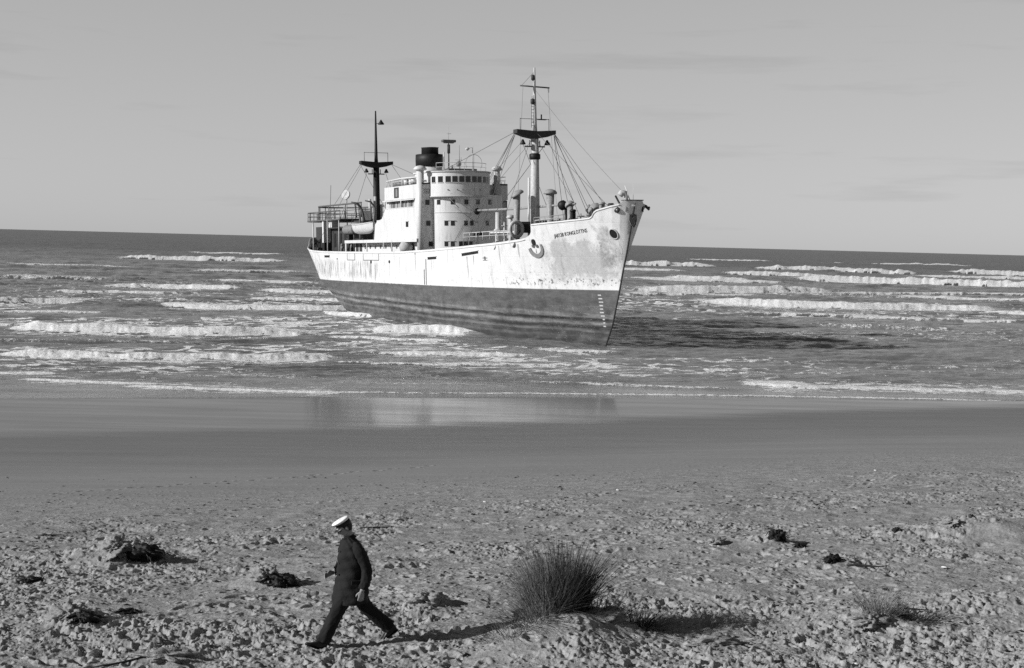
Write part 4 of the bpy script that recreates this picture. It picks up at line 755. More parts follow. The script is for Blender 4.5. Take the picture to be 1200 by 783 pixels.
for c_, s_ in [((-18.6,-1.5,D(-18)),1.4),((-18.6,2.2,D(-18)),1.4),((-11.5,-1.5,D(-11)),1.4),((-11.5,2.2,D(-11)),1.4),((-24.8,-1.8,D(-25)),1.0),((-24.8,2.0,D(-25)),1.1),((-57.5,-1.5,2.3),1.3),((-16.6,-3.1,D(-16)),1.3),((-13.2,-3.3,D(-13)),1.4),((-10.2,-3.0,D(-10)),1.3),((-5.0,1.2,5.1),.8),((-2.2,-.2,5.35),.9)]: winch(c_, s_)
q = MB(); rg = [(-14.3, -2.1+.62*math.cos(a), 5.15+.68*math.sin(a)) for a in np.linspace(0, 2*PI, 22)]; q.tube(rg, .17, 8, False); q.tube([(-14.3,-2.1,4.2),(-14.3,-2.1,5.8)], .1, 6); q.build('gypsy_wheel', M_LIGHT, ship)
# hatches
for x0, x1 in [(-25.8,-20.2),(-60.5,-56)]:
    q = MB(); q.box(((x0+x1)/2,0,D((x0+x1)/2)+.45),(x1-x0,4.4,.9)); h_ = q.build('hatch', M_MID, ship)
    q = MB(); q.box(((x0+x1)/2,0,D((x0+x1)/2)+.96),(x1-x0+.1,4.5,.12)); q.build('hatch_cover', M_CANVAS, h_)
# ventilators
def mushroom(x_, y_, z0, z1, r, cap, tilt=(0,0,1), mat=M_LIGHT):
    m_ = MB(); m_.tube([(x_,y_,z0),(x_,y_,z0+(z1-z0)*.55),(x_,y_,z1)], [r,r*.95,r*1.25], 14); v_ = m_.build('ventilator', mat, ship)
    m_ = MB(); m_.lathe([(cap*.35,-.22),(cap*.98,-.16),(cap,-.02),(cap*.75,.16),(cap*.3,.26),(.03,.28)], (x_,y_,z1+.12), tilt, 20); m_.build('ventilator_cowl', mat, v_); return v_
mushroom(-14.6,-1.9,D(-14.6),8.2,.27,.66,(-.1,-.45,.9), M_GREYL); mushroom(-12.0,.1,D(-12),8.25,.30,.62, (0,0,1), M_GREYL); 
def cowl(x_, y_, z0, z1, r, mat=M_LIGHT, head=1.8):
    m_ = MB(); m_.tube([(x_,y_,z0),(x_,y_,z1-r*.9)], [r,r], 14); v_ = m_.build('ventilator', mat, ship); h_ = r*head
    m_ = MB(); m_.lathe([(h_*1.0,.0),(h_*1.04,.05),(h_*1.0,h_*.45),(h_*.75,h_*.85),(h_*.35,h_*1.08),(.02,h_*1.12)], (x_,y_,z1-h_*.5), (-.5,-.12,.85), 18); m_.build('ventilator_cowl', mat, v_); return v_
cowl(-8.35,.1,D(-8.35),7.25,.26,M_GREYL,1.6); cowl(-4.3,.3,5.1,6.8,.32,M_GREYL,1.9)
q = MB(); q.tube([(-9.3,.2,D(-9.3)),(-9.3,.2,6.9)], .14, 8); q.lathe([(.1,-.4),(.42,-.2),(.42,.15),(.1,.4)], (-9.5,.0,7.15), (1,.2,.3), 10); q.build('ventilator', M_BLACK, ship)
q = MB(); q.tube([(1.95,-.55,6.3),(1.95,-.55,7.45),(1.9,-.62,7.72),(1.8,-.85,7.75),(1.75,-1.0,7.55)], [.15,.15,.22,.27,.25], 12); q.build('ventilator', M_LIGHT, ship)
# clutter along the forecastle and the well deck
for x_, y_, h_ in [(-15.9,3.4,1.0),(-13.2,3.6,.9),(-12.6,2.4,1.1),(-10.9,3.4,.9),(-9.6,2.9,.8),(-8.2,2.9,.8),(-6.2,2.5,.5),(-5.6,-.3,.6),(-1.6,1.2,.4),(.2,-.2,.4),(1.0,.2,.45),(-23.5,2.6,.8),(-26.2,2.9,.9),(-16.6,-2.6,.8),(-9.8,-1.2,1.2)]:
    z_ = (D(x_) if x_ < -7.4 else float(ztop(x_))-.42); q = MB()
    for k_ in (-.25,.25): q.lathe([(.16,0),(.16,h_*.8),(.24,h_*.85),(.22,h_)], (x_+k_, y_, z_+.05), (0,0,1), 10)
    q.box((x_,y_,z_+.05),(1.0,.4,.1)); q.build('bollard', M_DARK, ship)
for x_ in np.arange(-14.5,-7.6,.75):
    q = MB(); zb = D(x_)+1.4; q.tube([(x_,2.9,D(x_)),(x_,2.9,zb+1.5)], .05, 5); q.box((x_,2.7,zb+.6+.3*math.sin(x_*5)),(.35,.3,.5)); q.build('rail_stanchion', M_GREY if int(x_*4)%2 else M_DARK, ship)
q = MB(); q.tube([(-15.0,2.9,D(-12)+2.5),(-7.6,2.9,D(-8)+2.6)], .04, 5); q.tube([(-15.0,2.9,D(-12)+2.0),(-7.6,2.9,D(-8)+2.1)], .03, 5); q.build('railing', M_LIGHT, ship)
railing('railing', [(-25.5,-2.2,4.2),(-18,-2.2,4.3),(-15.2,-2.2,4.3)], .75, M_LIGHT, ship, 2, .035, 1.5)
q = MB(); q.box((-20.0,-.2,4.98),(7.4,.16,.12)); q.build('derrick_boom', M_SPAR, ship)
railing('railing', [(-7.2,3.9,float(ztop(-7.2))-.05),(-4,3.2,5.6),(-1.4,2.4,5.8)], .7, M_LIGHT, ship, 2, .028, .9)
railing('railing', [(-7.2,-3.9,float(ztop(-7.2))-.05),(-4.4,-3.35,5.58)], .35, M_LIGHT, ship, 1, .022, .9)
rg2 = random.Random(12)
for i_ in range(17):
    x_ = -7.1+i_*.36; y_ = rg2.uniform(-2.6, 2.2)*(1-.06*i_); zb = float(ztop(x_))-.42; hh = rg2.uniform(.85, 1.75); q = MB()
    k_ = i_ % 4
    if k_ == 0: q.box((x_,y_,zb+hh/2),(.35,.4,hh), bev=.05); q.lathe([(.24,0),(.3,.1),(.2,.22)], (x_,y_,zb+hh), (0,0,1), 10)
    elif k_ == 1: q.tube([(x_,y_,zb),(x_,y_,zb+hh)], .07, 6); q.tube([(x_,y_-.35,zb+hh*.8),(x_,y_+.35,zb+hh*.8)], .06, 6); q.tube([(x_,y_-.3,zb),(x_,y_-.3,zb+hh*.8)], .04, 5)
    elif k_ == 2: q.lathe([(.3,-.35),(.32,-.3),(.16,-.28),(.16,.28),(.32,.3),(.3,.35)], (x_,y_,zb+.45), (0,1,0), 12); q.box((x_,y_,zb+.2),(.5,.5,.4))
    else: q.tube([(x_,y_,zb),(x_,y_,zb+hh),(x_+.1,y_-.2,zb+hh+.12)], [.12,.12,.17], 8)
    q.build('deck_gear', (M_DARK, M_GREYL, M_BLACK, M_GREY)[rg2.randrange(4)], ship)
railing('railing', [(-7.3,-3.95,5.45),(-5.6,-3.7,5.5),(-3.6,-3.0,5.62)], .55, M_GREYL, ship, 2, .02, .7)
q = MB(); q.box((.3,0,6.75),(2.4,.9,.14)); q.box((1.0,.1,6.9),(.5,.7,.5), bev=.1); q.tube([(.4,0,6.6),(-.6,0,7.6)], .08, 6); q.lathe([(.25,0),(.3,.3),(.1,.6)], (-1.1,.5,6.2), (0,0,1), 10); q.build('windlass', M_BLACK, ship)
q = MB(); q.tube([(1.9,-.1,7.0),(1.2,-.2,8.35)], .035, 5); q.tube([(1.95,.1,7.0),(1.95,.12,8.5)], .015, 5); q.build('jackstaff', M_WHITE, ship)
q = MB(); q.tube([(1.5,1.25,6.85),(1.62,1.5,6.7),(1.7,1.75,6.42)], [.09,.12,.08], 8); q.lathe([(.04,0),(.12,.08),(.06,.2)], (1.65,1.75,6.5), (0,0,1), 8); q.build('anchor_light', M_DARK, ship)
q = MB(); q.box((2.0,0,7.16),(.8,1.6,.08), bev=.02); q.build('bow_plate', M_MID, ship)

# ---- after part
PO = 7.1
def rounded(x0, x1, b, n=24): return [(x1,-b)]+[(x0+b*1.2-b*1.2*math.sin(t_), -b*math.cos(t_)) for t_ in np.linspace(0, PI, n)]+[(x1,b)]
q = MB(); q.prism(rounded(-72.3,-56.5,3.9), PO-.16, PO); ap = q.build('docking_platform', M_MID, ship)
for x_, y_ in [(-70.9,-2.4),(-66.5,-3.8),(-61,-3.85),(-57,-3.8),(-71,2.2),(-66,3.8),(-60,3.8)]: q = MB(); q.tube([(x_,y_,float(ztop(x_))-1.0),(x_,y_,PO)], .07, 6); q.build('platform_post', M_LIGHT, ap)
pr = rounded(-72.2,-56.6,3.8)
railing('platform_rail', [(x_,y_,PO) for x_, y_ in pr], .95, M_MID, ap, 2, .035, 1.6)
pr2 = rounded(-69.0,-50.8,3.3)
q = MB(); q.tube([(x_,y_,8.75) for x_, y_ in pr2], .10, 6); q.tube([(x_,y_,8.0) for x_, y_ in pr2], .04, 6)
for i in range(0, len(pr2), 3): q.tube([(*pr2[i], PO),(*pr2[i], 8.75)], .06, 6)
q.tube([(-62,-3.3,PO),(-62,-3.3,8.75)], .06, 6); q.tube([(-56,-3.3,PO),(-56,-3.3,8.75)], .06, 6); q.build('awning_frame', M_MID, ap)
q = MB(); q.box((-66.2,-.5,4.3),(4.5,4.6,4.0)); q.box((-58.6,0,4.2),(6.0,6.2,3.6)); q.box((-58.8,0,6.05),(7.0,7.4,.14)); q.box((-53.2,0,4.6),(3.0,5.6,4.4)); ph = q.build('poop_house', M_DARK, ship)
q = MB(); q.box((-63.0,-3.3,5.7),(.5,.9,2.7)); q.box((-61.0,-3.1,6.5),(1.2,.8,.85)); q.build('companionway', M_WHITE, ph)
for x_ in (-60.4,-58.4,-56.6): q = MB(); q.box((x_,-3.13,4.6),(.7,.06,1.6)); q.build('door', M_BLACK, ph)
q = MB(); q.lathe([(.45,-1.5),(.55,-1.35),(.55,1.35),(.45,1.5)], (-53.3,-3.7,5.75), (1,0,0), 14); q.build('life_raft', M_GREY, ship)
for x_ in (-54.4,-52.2): q = MB(); q.tube([(x_,-3.7,3.2),(x_,-3.7,5.3)], .07, 6); q.build('raft_post', M_MID, ship)
q = MB()
for i in range(9):
    x_ = -71+i*.9; q.box((x_, -2.4-.1*i, 4.1+.35*math.sin(i*2.1)), (.5,.5,.9+.5*math.cos(i)), rz=i)
q.build('mooring_gear', M_BLACK, ship)
for x_, y_, h_ in [(-69.4,-2.9,1.3),(-67.6,-3.0,1.5),(-65.5,-3.6,1.0),(-56.0,-3.9,1.6),(-54.8,-4.3,1.3),(-51.9,-4.2,1.5)]:
    q = MB(); q.tube([(x_,y_,float(ztop(x_))-1.05),(x_+.1,y_,float(ztop(x_))-1.05+h_),(x_+.35,y_,float(ztop(x_))-1+h_+.15)], [.16,.14,.2], 8); q.build('ventilator', M_GREY if x_ > -60 else M_DARK, ship)
# curved boat davits and the boat itself
for x_ in (-49.6,-45.2):
    for dx_ in (0,):
        q = MB(); q.tube([(x_,-3.9,4.5),(x_,-3.9,6.6),(x_,-3.75,7.9),(x_,-4.2,8.6),(x_,-4.9,8.75)], [.13,.13,.12,.1,.07], 8); q.build('davit', M_MID, ship)
q = MB(); q.tube([(-52.6,-3.4,8.75),(-50.8,-3.6,8.5),(-49.2,-3.8,7.8),(-48.2,-3.9,6.6)], .14, 8); q.tube([(-52.6,-3.4,8.75),(-52.0,-3.4,7.1)], .08, 6); q.tube([(-50.8,-3.6,8.5),(-50.6,-3.6,6.6)], .06, 6); q.tube([(-50.6,-3.7,7.5),(-48.6,-3.9,7.4)], .06, 6); q.tube([(-54.6,-3.6,7.4),(-50.6,-3.7,7.3)], .05, 6); q.build('boat_chute_frame', M_DARK, ship)
q = MB(); q.lathe([(.02,-.15),(.55,.05),(.6,.25),(.55,.27),(.1,.02)], (-60.9,-1.4,10.0), (.5,-.8,.2), 18); q.tube([(-60.9,-1.4,PO),(-60.9,-1.4,10)], .05, 6); q.tube([(-60.2,-2.2,PO),(-60.9,-1.4,9.4)], .04, 6); q.tube([(-61.8,-2.0,PO),(-60.9,-1.4,9.4)], .04, 6); q.build('aft_searchlight', M_LIGHT, ship)
q = MB(); q.box((-52.2,-2.3,7.15),(1.0,.9,1.5)); q.box((-52.2,-2.4,8.05),(1.2,1.1,.12)); q.build('signal_locker', M_WHITE, ship)
q = MB(); q.tube([(-62.5,-3.0,PO),(-62.0,-3.0,11.2)], .03, 5); q.build('ensign_staff', M_MID, ship)
q = MB()
for k_ in range(14): q.box((-71.5+k_*.35,-1.9-.12*k_+.2*math.sin(k_*3),4.35+.2*math.cos(k_*2)),(.3,.35,.6), rz=k_*.7, rx=k_*.4)
q.build('coiled_rope', M_BLACK, ship)

lb = empty('lifeboat'); lb.matrix_world = SHIPM @ Matrix.Translation((-47.3,-4.35,5.05))
tag(lb, 'white lifeboat hanging beside the after end of the ship bridge house', 'lifeboat')
rings = []
for i, t_ in enumerate(np.linspace(-1, 1, 17)):
    hb = .95*(1-abs(t_)**2.4)+.03; sh_ = .28*t_*t_; kd = .12+.55*abs(t_)**4
    rings.append([Vector((3.0*t_, hb*math.cos(a)*(1), (1.15+sh_) if abs(math.sin(a)) < 1e-6 else (1.15+sh_)-(1.15+sh_-kd)*abs(math.sin(a))**.8)) for a in np.linspace(0, -PI, 13)])
q = MB(); q.loft(rings, True, False, False); q.build('boat_hull', M_WHITE, lb, False)
q = MB(); q.loft([[Vector((3.0*t_, (.95*(1-abs(t_)**2.4)+.02)*c_, 1.17+.28*t_*t_+.18*(1-c_*c_)*(1-t_*t_))) for c_ in np.linspace(-1,1,9)] for t_ in np.linspace(-1,1,15)], True, False, False); q.build('boat_cover', M_CANVAS, lb, False)
q = MB(); q.tube([(3.0*t_, -(.97*(1-abs(t_)**2.4)+.03), 1.12+.28*t_*t_) for t_ in np.linspace(-1,1,21)], .05, 6); q.tube([(3.0*t_, (.97*(1-abs(t_)**2.4)+.03), 1.12+.28*t_*t_) for t_ in np.linspace(-1,1,21)], .05, 6); q.build('gunwale', M_WHITE, lb)

# ---------------------------------------------------------------- the walking man
def V3(*a): return Vector(a)
M_COAT = grey('dark_overcoat_cloth', .011, .85, .35, 9, bump=.35); M_TROUS = grey('dark_trouser_cloth', .010, .85, .35, 9, bump=.3); M_SHOE = grey('black_shoe_leather', .012, .4, .3, 9)
M_SKIN = grey('skin', .30, .6, .12, 12); M_HAIR = grey('dark_hair', .018, .6, .4, 30); M_CAPW = grey('white_cap_cloth', .86, .7, .05, 9); M_CAPB = grey('black_cap_band', .012, .5, .2)
MAN_X, MAN_Y = -2.0, 17.62
HEAD_A = R(29); HC = Vector((.125, 0, 1.575))
def hd(x_, y_, z_):
    cr_, sr_ = math.cos(R(9)), math.sin(R(9)); y_, z_ = y_*cr_-z_*sr_, z_*cr_+y_*sr_      # tipped a little to his right
    c_, s_ = math.cos(HEAD_A), math.sin(HEAD_A); return HC+Vector((x_*c_+z_*s_, y_, -x_*s_+z_*c_))
man = empty('person'); tag(man, 'man in a long dark overcoat and white-topped peaked cap walking with his head bowed', 'person')
hdir = math.atan2(-.42, -.9); man.location = (MAN_X, MAN_Y, gz(MAN_X, MAN_Y)-.03); man.rotation_euler = (0, 0, hdir)
def limb(m_, pts, rad, n=12): m_.tube(pts, rad, n, True)
def smooth_path(pts, rad, k=5):
    pts = [Vector(p) for p in pts]; out, ro = [], []
    for i in range(len(pts)-1):
        p0, p1, p2, p3 = pts[max(i-1,0)], pts[i], pts[i+1], pts[min(i+2,len(pts)-1)]
        for j in range(k):
            t = j/k; out.append(.5*((2*p1)+(p2-p0)*t+(2*p0-5*p1+4*p2-p3)*t*t+(3*p1-p0-3*p2+p3)*t**3)); ro.append(rad[i]*(1-t)+rad[i+1]*t)
    out.append(pts[-1]); ro.append(rad[-1]); return out, ro
b = MB()
# head: skull, jaw, nose, brow, ears, neck
def ellipsoid(m_, c, r, f=lambda v: v, nu=20, nv=14):
    rings = []
    for i in range(nv+1):
        a = PI*i/nv; rings.append([f(Vector((c[0]+r[0]*math.sin(a)*math.cos(2*PI*k/nu), c[1]+r[1]*math.sin(a)*math.sin(2*PI*k/nu), c[2]-r[2]*math.cos(a)))) for k in range(nu)])
    m_.loft(rings)
H_ = lambda v: hd(v.x, v.y, v.z)
ellipsoid(b, (0,0,.02), (.098,.076,.108), H_); ellipsoid(b, (.038,0,-.045), (.060,.056,.075), H_); ellipsoid(b, (.060,0,-.095), (.034,.034,.026), H_)
ellipsoid(b, (.092,0,.028), (.016,.050,.012), H_)                                   # brow
b.loft([[hd(*p) for p in r_] for r_ in [[(.088,-.010,.018),(.104,0,.018),(.088,.010,.018),(.07,0,.01)],[(.092,-.017,-.022),(.126,0,-.020),(.092,.017,-.022),(.07,0,-.02)],[(.088,-.012,-.036),(.108,0,-.036),(.088,.012,-.036),(.07,0,-.04)]]])
for s_ in (-1, 1):
    ellipsoid(b, (-.005, s_*.079, -.012), (.020,.010,.033), H_, 10, 8); ellipsoid(b, (.068, s_*.038, -.022), (.026,.020,.022), H_, 10, 8)
ellipsoid(b, (.088,0,-.058), (.014,.026,.006), H_, 10, 8); ellipsoid(b, (.086,0,-.069), (.013,.022,.006), H_, 10, 8)   # lips
limb(b, *smooth_path([hd(-.02,0,-.04), (.075,0,1.46), (.045,0,1.38), (.0,0,1.25)], [.062,.060,.066,.11]))
# trunk
b.loft([[Vector((cx+hx*math.cos(a), hy*math.sin(a), z_)) for a in np.linspace(0, 2*PI, 20, endpoint=False)] for cx, hx, hy, z_ in [(.0,.10,.15,.84),(.0,.115,.165,.93),(.01,.105,.15,1.05),(.02,.12,.165,1.2),(.03,.11,.185,1.32),(.035,.07,.13,1.39)]])
LEG_L = [(0,.09,.90), (.14,.095,.68), (.245,.09,.485), (.325,.085,.30), (.43,.085,.115)]
LEG_R = [(0,-.09,.90), (-.10,-.095,.70), (-.20,-.09,.50), (-.37,-.085,.33), (-.545,-.085,.165)]
for L in (LEG_L, LEG_R): limb(b, *smooth_path(L, [.088,.078,.058,.052,.038]))
ARM_L = [(.02,.19,1.345), (-.05,.235,1.20), (-.10,.26,1.06), (-.085,.27,.90), (-.04,.265,.795)]
ARM_R = [(.02,-.19,1.345), (.04,-.235,1.20), (.03,-.25,1.09), (.12,-.235,1.00), (.20,-.20,.95)]
for A in (ARM_L, ARM_R): limb(b, *smooth_path(A, [.055,.048,.042,.038,.028]))
def hand(m_, wrist, along, back, side, curl=.5, s_=1.):
    """palm, four unequal fingers bent at the knuckles and a thumb; along = towards the finger tips, back = out of the back of the hand, side = towards the thumb"""
    a, bk, sd_ = [Vector(v).normalized() for v in (along, back, side)]; w = Vector(wrist)
    P = lambda u, v, t: w + (a*u + sd_*v + bk*t)*s_
    m_.loft([[P(u, hv*math.cos(t), ht*math.sin(t)) for t in np.linspace(0, 2*PI, 12, endpoint=False)] for u, hv, ht in [(-.02,.024,.019),(.01,.029,.018),(.045,.040,.016),(.080,.041,.013),(.092,.036,.010)]])
    for k, (v, ln) in enumerate([(.030,.074),(.010,.083),(-.011,.077),(-.031,.060)]):
        c = curl*(1+.12*k); q = [P(.082, v, 0)]; ang = c*.5; u, t = .082, 0.
        for seg in (.45,.32,.25): u += ln*seg*math.cos(ang); t -= ln*seg*math.sin(ang); q.append(P(u, v*1.05, t)); ang += c
        m_.tube(q, [.0098*s_,.0092*s_,.0084*s_,.0068*s_], 8)
    q = [P(.018,.026,-.004), P(.046,.052,-.014), P(.070,.060,-.026), P(.090,.054,-.036)]; m_.tube(q, [.0135*s_,.012*s_,.0105*s_,.008*s_], 8)
hand(b, (-.035,.265,.785), (.12,.02,-1), (.0,1,.1), (1,0,.1), .50, 1.05)
hand(b, (.213,-.197,.942), (1,.12,-.22), (.1,-.8,.5), (.1,.3,.9), .65, 1.05)
bo = b.build('body', M_SKIN, man)
md = bo.modifiers.new('weld', 'REMESH'); md.mode = 'VOXEL'; md.voxel_size = .0042
sm = bo.modifiers.new('soft', 'SMOOTH'); sm.iterations = 3; sm.factor = .5
dg = bpy.context.evaluated_depsgraph_get(); me = bpy.data.meshes.new_from_object(bo.evaluated_get(dg)); bo.modifiers.clear(); bo.data = me; me.shade_smooth()
if not me.materials: me.materials.append(M_SKIN)
for s_ in (-1, 1):
    q = MB(); ellipsoid(q, (.083, s_*.032, .006), (.012,.013,.010), H_, 10, 8); e_ = q.build('eye', M_CAPB, man)
q = MB(); ellipsoid(q, (-.018,0,.018), (.092,.083,.100), H_, 20, 14); h_ = q.build('hair', M_HAIR, man)
for v in h_.data.vertices: pass
# clothes
def cloth(name, rings_spec, mat, par=man, n=40, fold=.008, seed=0, open_bottom=True, nr=5):
    """rings_spec: (centre, axis u, axis v, radius u, radius v); interpolated, with soft folds"""
    out = []
    K = len(rings_spec)
    for i in range((K-1)*nr+1):
        f = i/nr; k = min(int(f), K-2); t = f-k; A, B = rings_spec[k], rings_spec[k+1]
        P = rings_spec[max(k-1,0)]; N = rings_spec[min(k+2,K-1)]
        def cr_(a, b_, c, d): return .5*((2*b_)+(c-a)*t+(2*a-5*b_+4*c-d)*t*t+(3*b_-a-3*c+d)*t**3)
        c = cr_(*[Vector(r_[0]) for r_ in (P, A, B, N)]); u = Vector(A[1]).lerp(Vector(B[1]), t).normalized(); v = Vector(A[2]).lerp(Vector(B[2]), t).normalized()
        ru = cr_(P[3], A[3], B[3], N[3]); rv = cr_(P[4], A[4], B[4], N[4]); ring = []
        for j in range(n):
            a = 2*PI*j/n; s_ = f/(K-1)
            w = 1+fold/max(.03, min(ru, rv))*(math.sin(5*a+3*s_*4+seed)*.6*s_ + math.sin(9*a-5*s_*6+seed*2)*.4 + math.sin(3*a+11*s_*5+seed)*.5)
            ring.append(c+u*ru*w*math.cos(a)+v*rv*w*math.sin(a))
        out.append(ring)
    m_ = MB(); m_.loft(out, True, False); 
    inner = [[p.lerp(sum(out[-1], Vector())/n, .06) for p in out[-1]], [p.lerp(sum(out[-1], Vector())/n, .10)+(Vector(rings_spec[-2][0])-Vector(rings_spec[-1][0])).normalized()*.05 for p in out[-1]]]
    m_.loft([out[-1]]+inner, True, False); return m_.build(name, mat, par, True)
X_, Y_ = (1,0,0), (0,1,0)
coat = cloth('overcoat', [((.055,0,1.455),(.97,0,.24),Y_,.070,.072),((.045,0,1.415),(1,0,.12),Y_,.095,.135),((.04,0,1.36),X_,Y_,.125,.205),((.022,0,1.22),X_,Y_,.180,.225),((-.01,0,1.04),X_,Y_,.212,.215),((.0,0,.88),X_,Y_,.222,.222),
    ((.03,.005,.74),X_,Y_,.228,.236),((.05,.01,.60),X_,Y_,.236,.244)], M_COAT, fold=.013, seed=1.3, n=56)
cloth('sleeve', [((.015,.165,1.375),(.9,-.3,.3),(.2,.6,.8),.055,.06),((.0,.212,1.31),(1,0,-.2),(0,1,.4),.078,.072),((-.05,.240,1.20),(1,0,-.2),Y_,.076,.066),((-.10,.262,1.06),(1,0,.05),Y_,.070,.062),((-.085,.272,.92),(1,0,.2),Y_,.066,.060),((-.045,.268,.815),(1,0,.3),Y_,.062,.056)], M_COAT, coat, 24, .008, 2.1)
cloth('sleeve', [((.015,-.165,1.375),(.9,.3,.3),(.2,-.6,.8),.055,.06),((.03,-.212,1.30),(1,0,.2),(0,-1,.4),.078,.072),((.045,-.240,1.20),(1,0,.2),(0,-1,0),.074,.066),((.04,-.250,1.08),(.6,0,.8),(0,-1,0),.076,.062),((.118,-.235,1.00),(.3,0,1),(0,-1,.0),.066,.060),((.187,-.203,.955),(.2,0,1),(-.2,-1,0),.060,.056)], M_COAT, coat, 24, .008, 4.)
q = MB(); q.loft([[Vector((.055+.088*math.cos(a)*r_+.02*k_, .088*math.sin(a)*r_, 1.435+.028*k_+.018*math.cos(a+PI)*(1-k_*.3))) for a in np.linspace(0, 2*PI, 24, endpoint=False)] for k_, r_ in [(0,1.05),(.8,.98),(1.5,.90),(1.4,.80),(.4,.78)]], True, False); q.build('collar', M_COAT, coat)
for z_ in (1.28,1.13,.98): q = MB(); q.lathe([(.013,0),(.014,.006),(.002,.010)], (.235-.015*(1.28-z_)+.0*z_ if z_ < 1.2 else .212, .03, z_), (1,0,.1), 10); q.build('button', M_CAPB, coat)
q = MB(); q.box((.02,.247,.90),(.17,.02,.05), rx=.05, bev=.008); q.build('pocket_flap', M_COAT, coat)
def leg_rings(L, rr):
    out = []
    for i, p in enumerate(L):
        d = (Vector(L[min(i+1,len(L)-1)])-Vector(L[max(i-1,0)])).normalized(); u = Vector((0,1,0)).cross(d).normalized()
        out.append((p, tuple(u), (0,1,0), rr[i], rr[i]*.93))
    return out
tr = cloth('trousers', leg_rings(LEG_L, [.115,.108,.092,.086,.092]), M_TROUS, man, 28, .010, .7)
cloth('trouser_leg', leg_rings(LEG_R, [.115,.108,.092,.084,.090]), M_TROUS, tr, 28, .011, 3.2)
def shoe(ankle, pitch, yaw=0.):
    m4 = Matrix.Translation(Vector(ankle)) @ Matrix.Rotation(yaw,4,'Z') @ Matrix.Rotation(pitch,4,'Y'); rr = []
    for x_, hw, zt_, zb in [(-.085,.012,-.04,-.085),(-.075,.032,.02,-.10),(-.03,.040,.045,-.10),(.03,.042,.02,-.10),(.08,.045,-.025,-.10),(.14,.048,-.055,-.098),(.185,.038,-.068,-.094),(.205,.012,-.08,-.088)]:
        rr.append([m4 @ Vector((x_, hw*math.cos(a), (zt_+zb)/2+(zt_-zb)/2*(abs(math.sin(a))**.6)*(1 if math.sin(a) > 0 else -1))) for a in np.linspace(0, 2*PI, 16, endpoint=False)])
    m_ = MB(); m_.loft(rr); s_ = m_.build('shoe', M_SHOE, man)
    m_ = MB(); m_.loft([[m4 @ Vector((x_, s2*hw, z_)) for s2, z_ in ((-1,-.092),(1,-.092),(1,-.104),(-1,-.104))] for x_, hw in [(-.088,.02),(-.07,.036),(.0,.042),(.08,.047),(.15,.048),(.205,.018)]], False); m_.build('sole', M_SHOE, s_)
shoe((.43,.085,.115), R(-24)); shoe((-.545,-.085,.165), R(32))
# cap, tipped forward with the bowed head
cap = MB(); Q = lambda r_, z_, k=28, off=0., e=1.: [hd(off+r_*e*math.cos(a), r_*.92*math.sin(a), z_+.010*math.cos(a)*0) for a in np.linspace(0, 2*PI, k, endpoint=False)]
cap.loft([Q(.104,.082,off=-.005), Q(.120,.102,off=.006), Q(.125,.109,off=.008), Q(.108,.120,off=.010), Q(.055,.125,off=.01), Q(.01,.126,off=.01)]); cp = cap.build('cap', M_CAPW, man)
cap = MB(); cap.loft([Q(.097,.020,off=-.012), Q(.103,.040,off=-.010), Q(.106,.084,off=-.006), Q(.100,.088,off=-.006)]); cap.build('cap_band', M_CAPB, cp)
cap = MB(); up_, dn_ = [], []
for a in np.linspace(-1.15, 1.15, 15):
    for r_, z_, L_ in ((.095,.040,up_),(.150-.012*a*a,.018,up_)): L_.append(hd(-.008+r_*math.cos(a), r_*.92*math.sin(a), z_))
n_ = len(up_); vs = up_+[p-Vector((0,0,.005)) for p in up_]; fs = []
for i in range(0, n_-2, 2): fs += [(i,i+1,i+3,i+2),(n_+i,n_+i+2,n_+i+3,n_+i+1),(i+1,n_+i+1,n_+i+3,i+3)]
cap.add(vs, fs, True); cap.build('visor', M_SHOE, cp)
q = MB(); q.lathe([(.02,0),(.02,.006),(.004,.010)], hd(.096,0,.066), hd(1,0,0)-hd(0,0,0), 12); q.build('cap_badge', M_LIGHT, cp)

# ---------------------------------------------------------------- grass, painted shade clumps, driftwood and shells on the sand
def blade_mat(name, v):
    g = NT(name); oi = g.noise(g.coord(), 14, 3, .6); g.base(g.ramp(oi, .3, .7, v*.6, v*1.45, False)); g.rough(.6); g.spec(.2)
    tr = g.n('ShaderNodeBsdfTranslucent'); tr.inputs['Color'].default_value = (v,v,v,1); mx = g.n('ShaderNodeMixShader'); mx.inputs[0].default_value = .25
    g.link(g.p.outputs[0], mx.inputs[1]); g.link(tr.outputs[0], mx.inputs[2]); g.link(mx.outputs[0], g.out.inputs[0]); return g.m
M_BLADE = blade_mat('dry_grass_blades', .15); M_STRAW = blade_mat('pale_straw_blades', .27); M_DEADG = blade_mat('dark_dead_blades', .05)
M_SHADE = grey('shade_black', .012, .6, .6, 12, bump=.5); M_DRIFT = grey('driftwood', .035, .8, .5, 10); M_SHELL = grey('white_shell', .80, .5, .1, 20); M_CRUST = grey('pale_sand_crust', .27, .95, .3, 14, bump=.6, spec=.05)  # black tone of the clumps and flecks is shade painted as colour
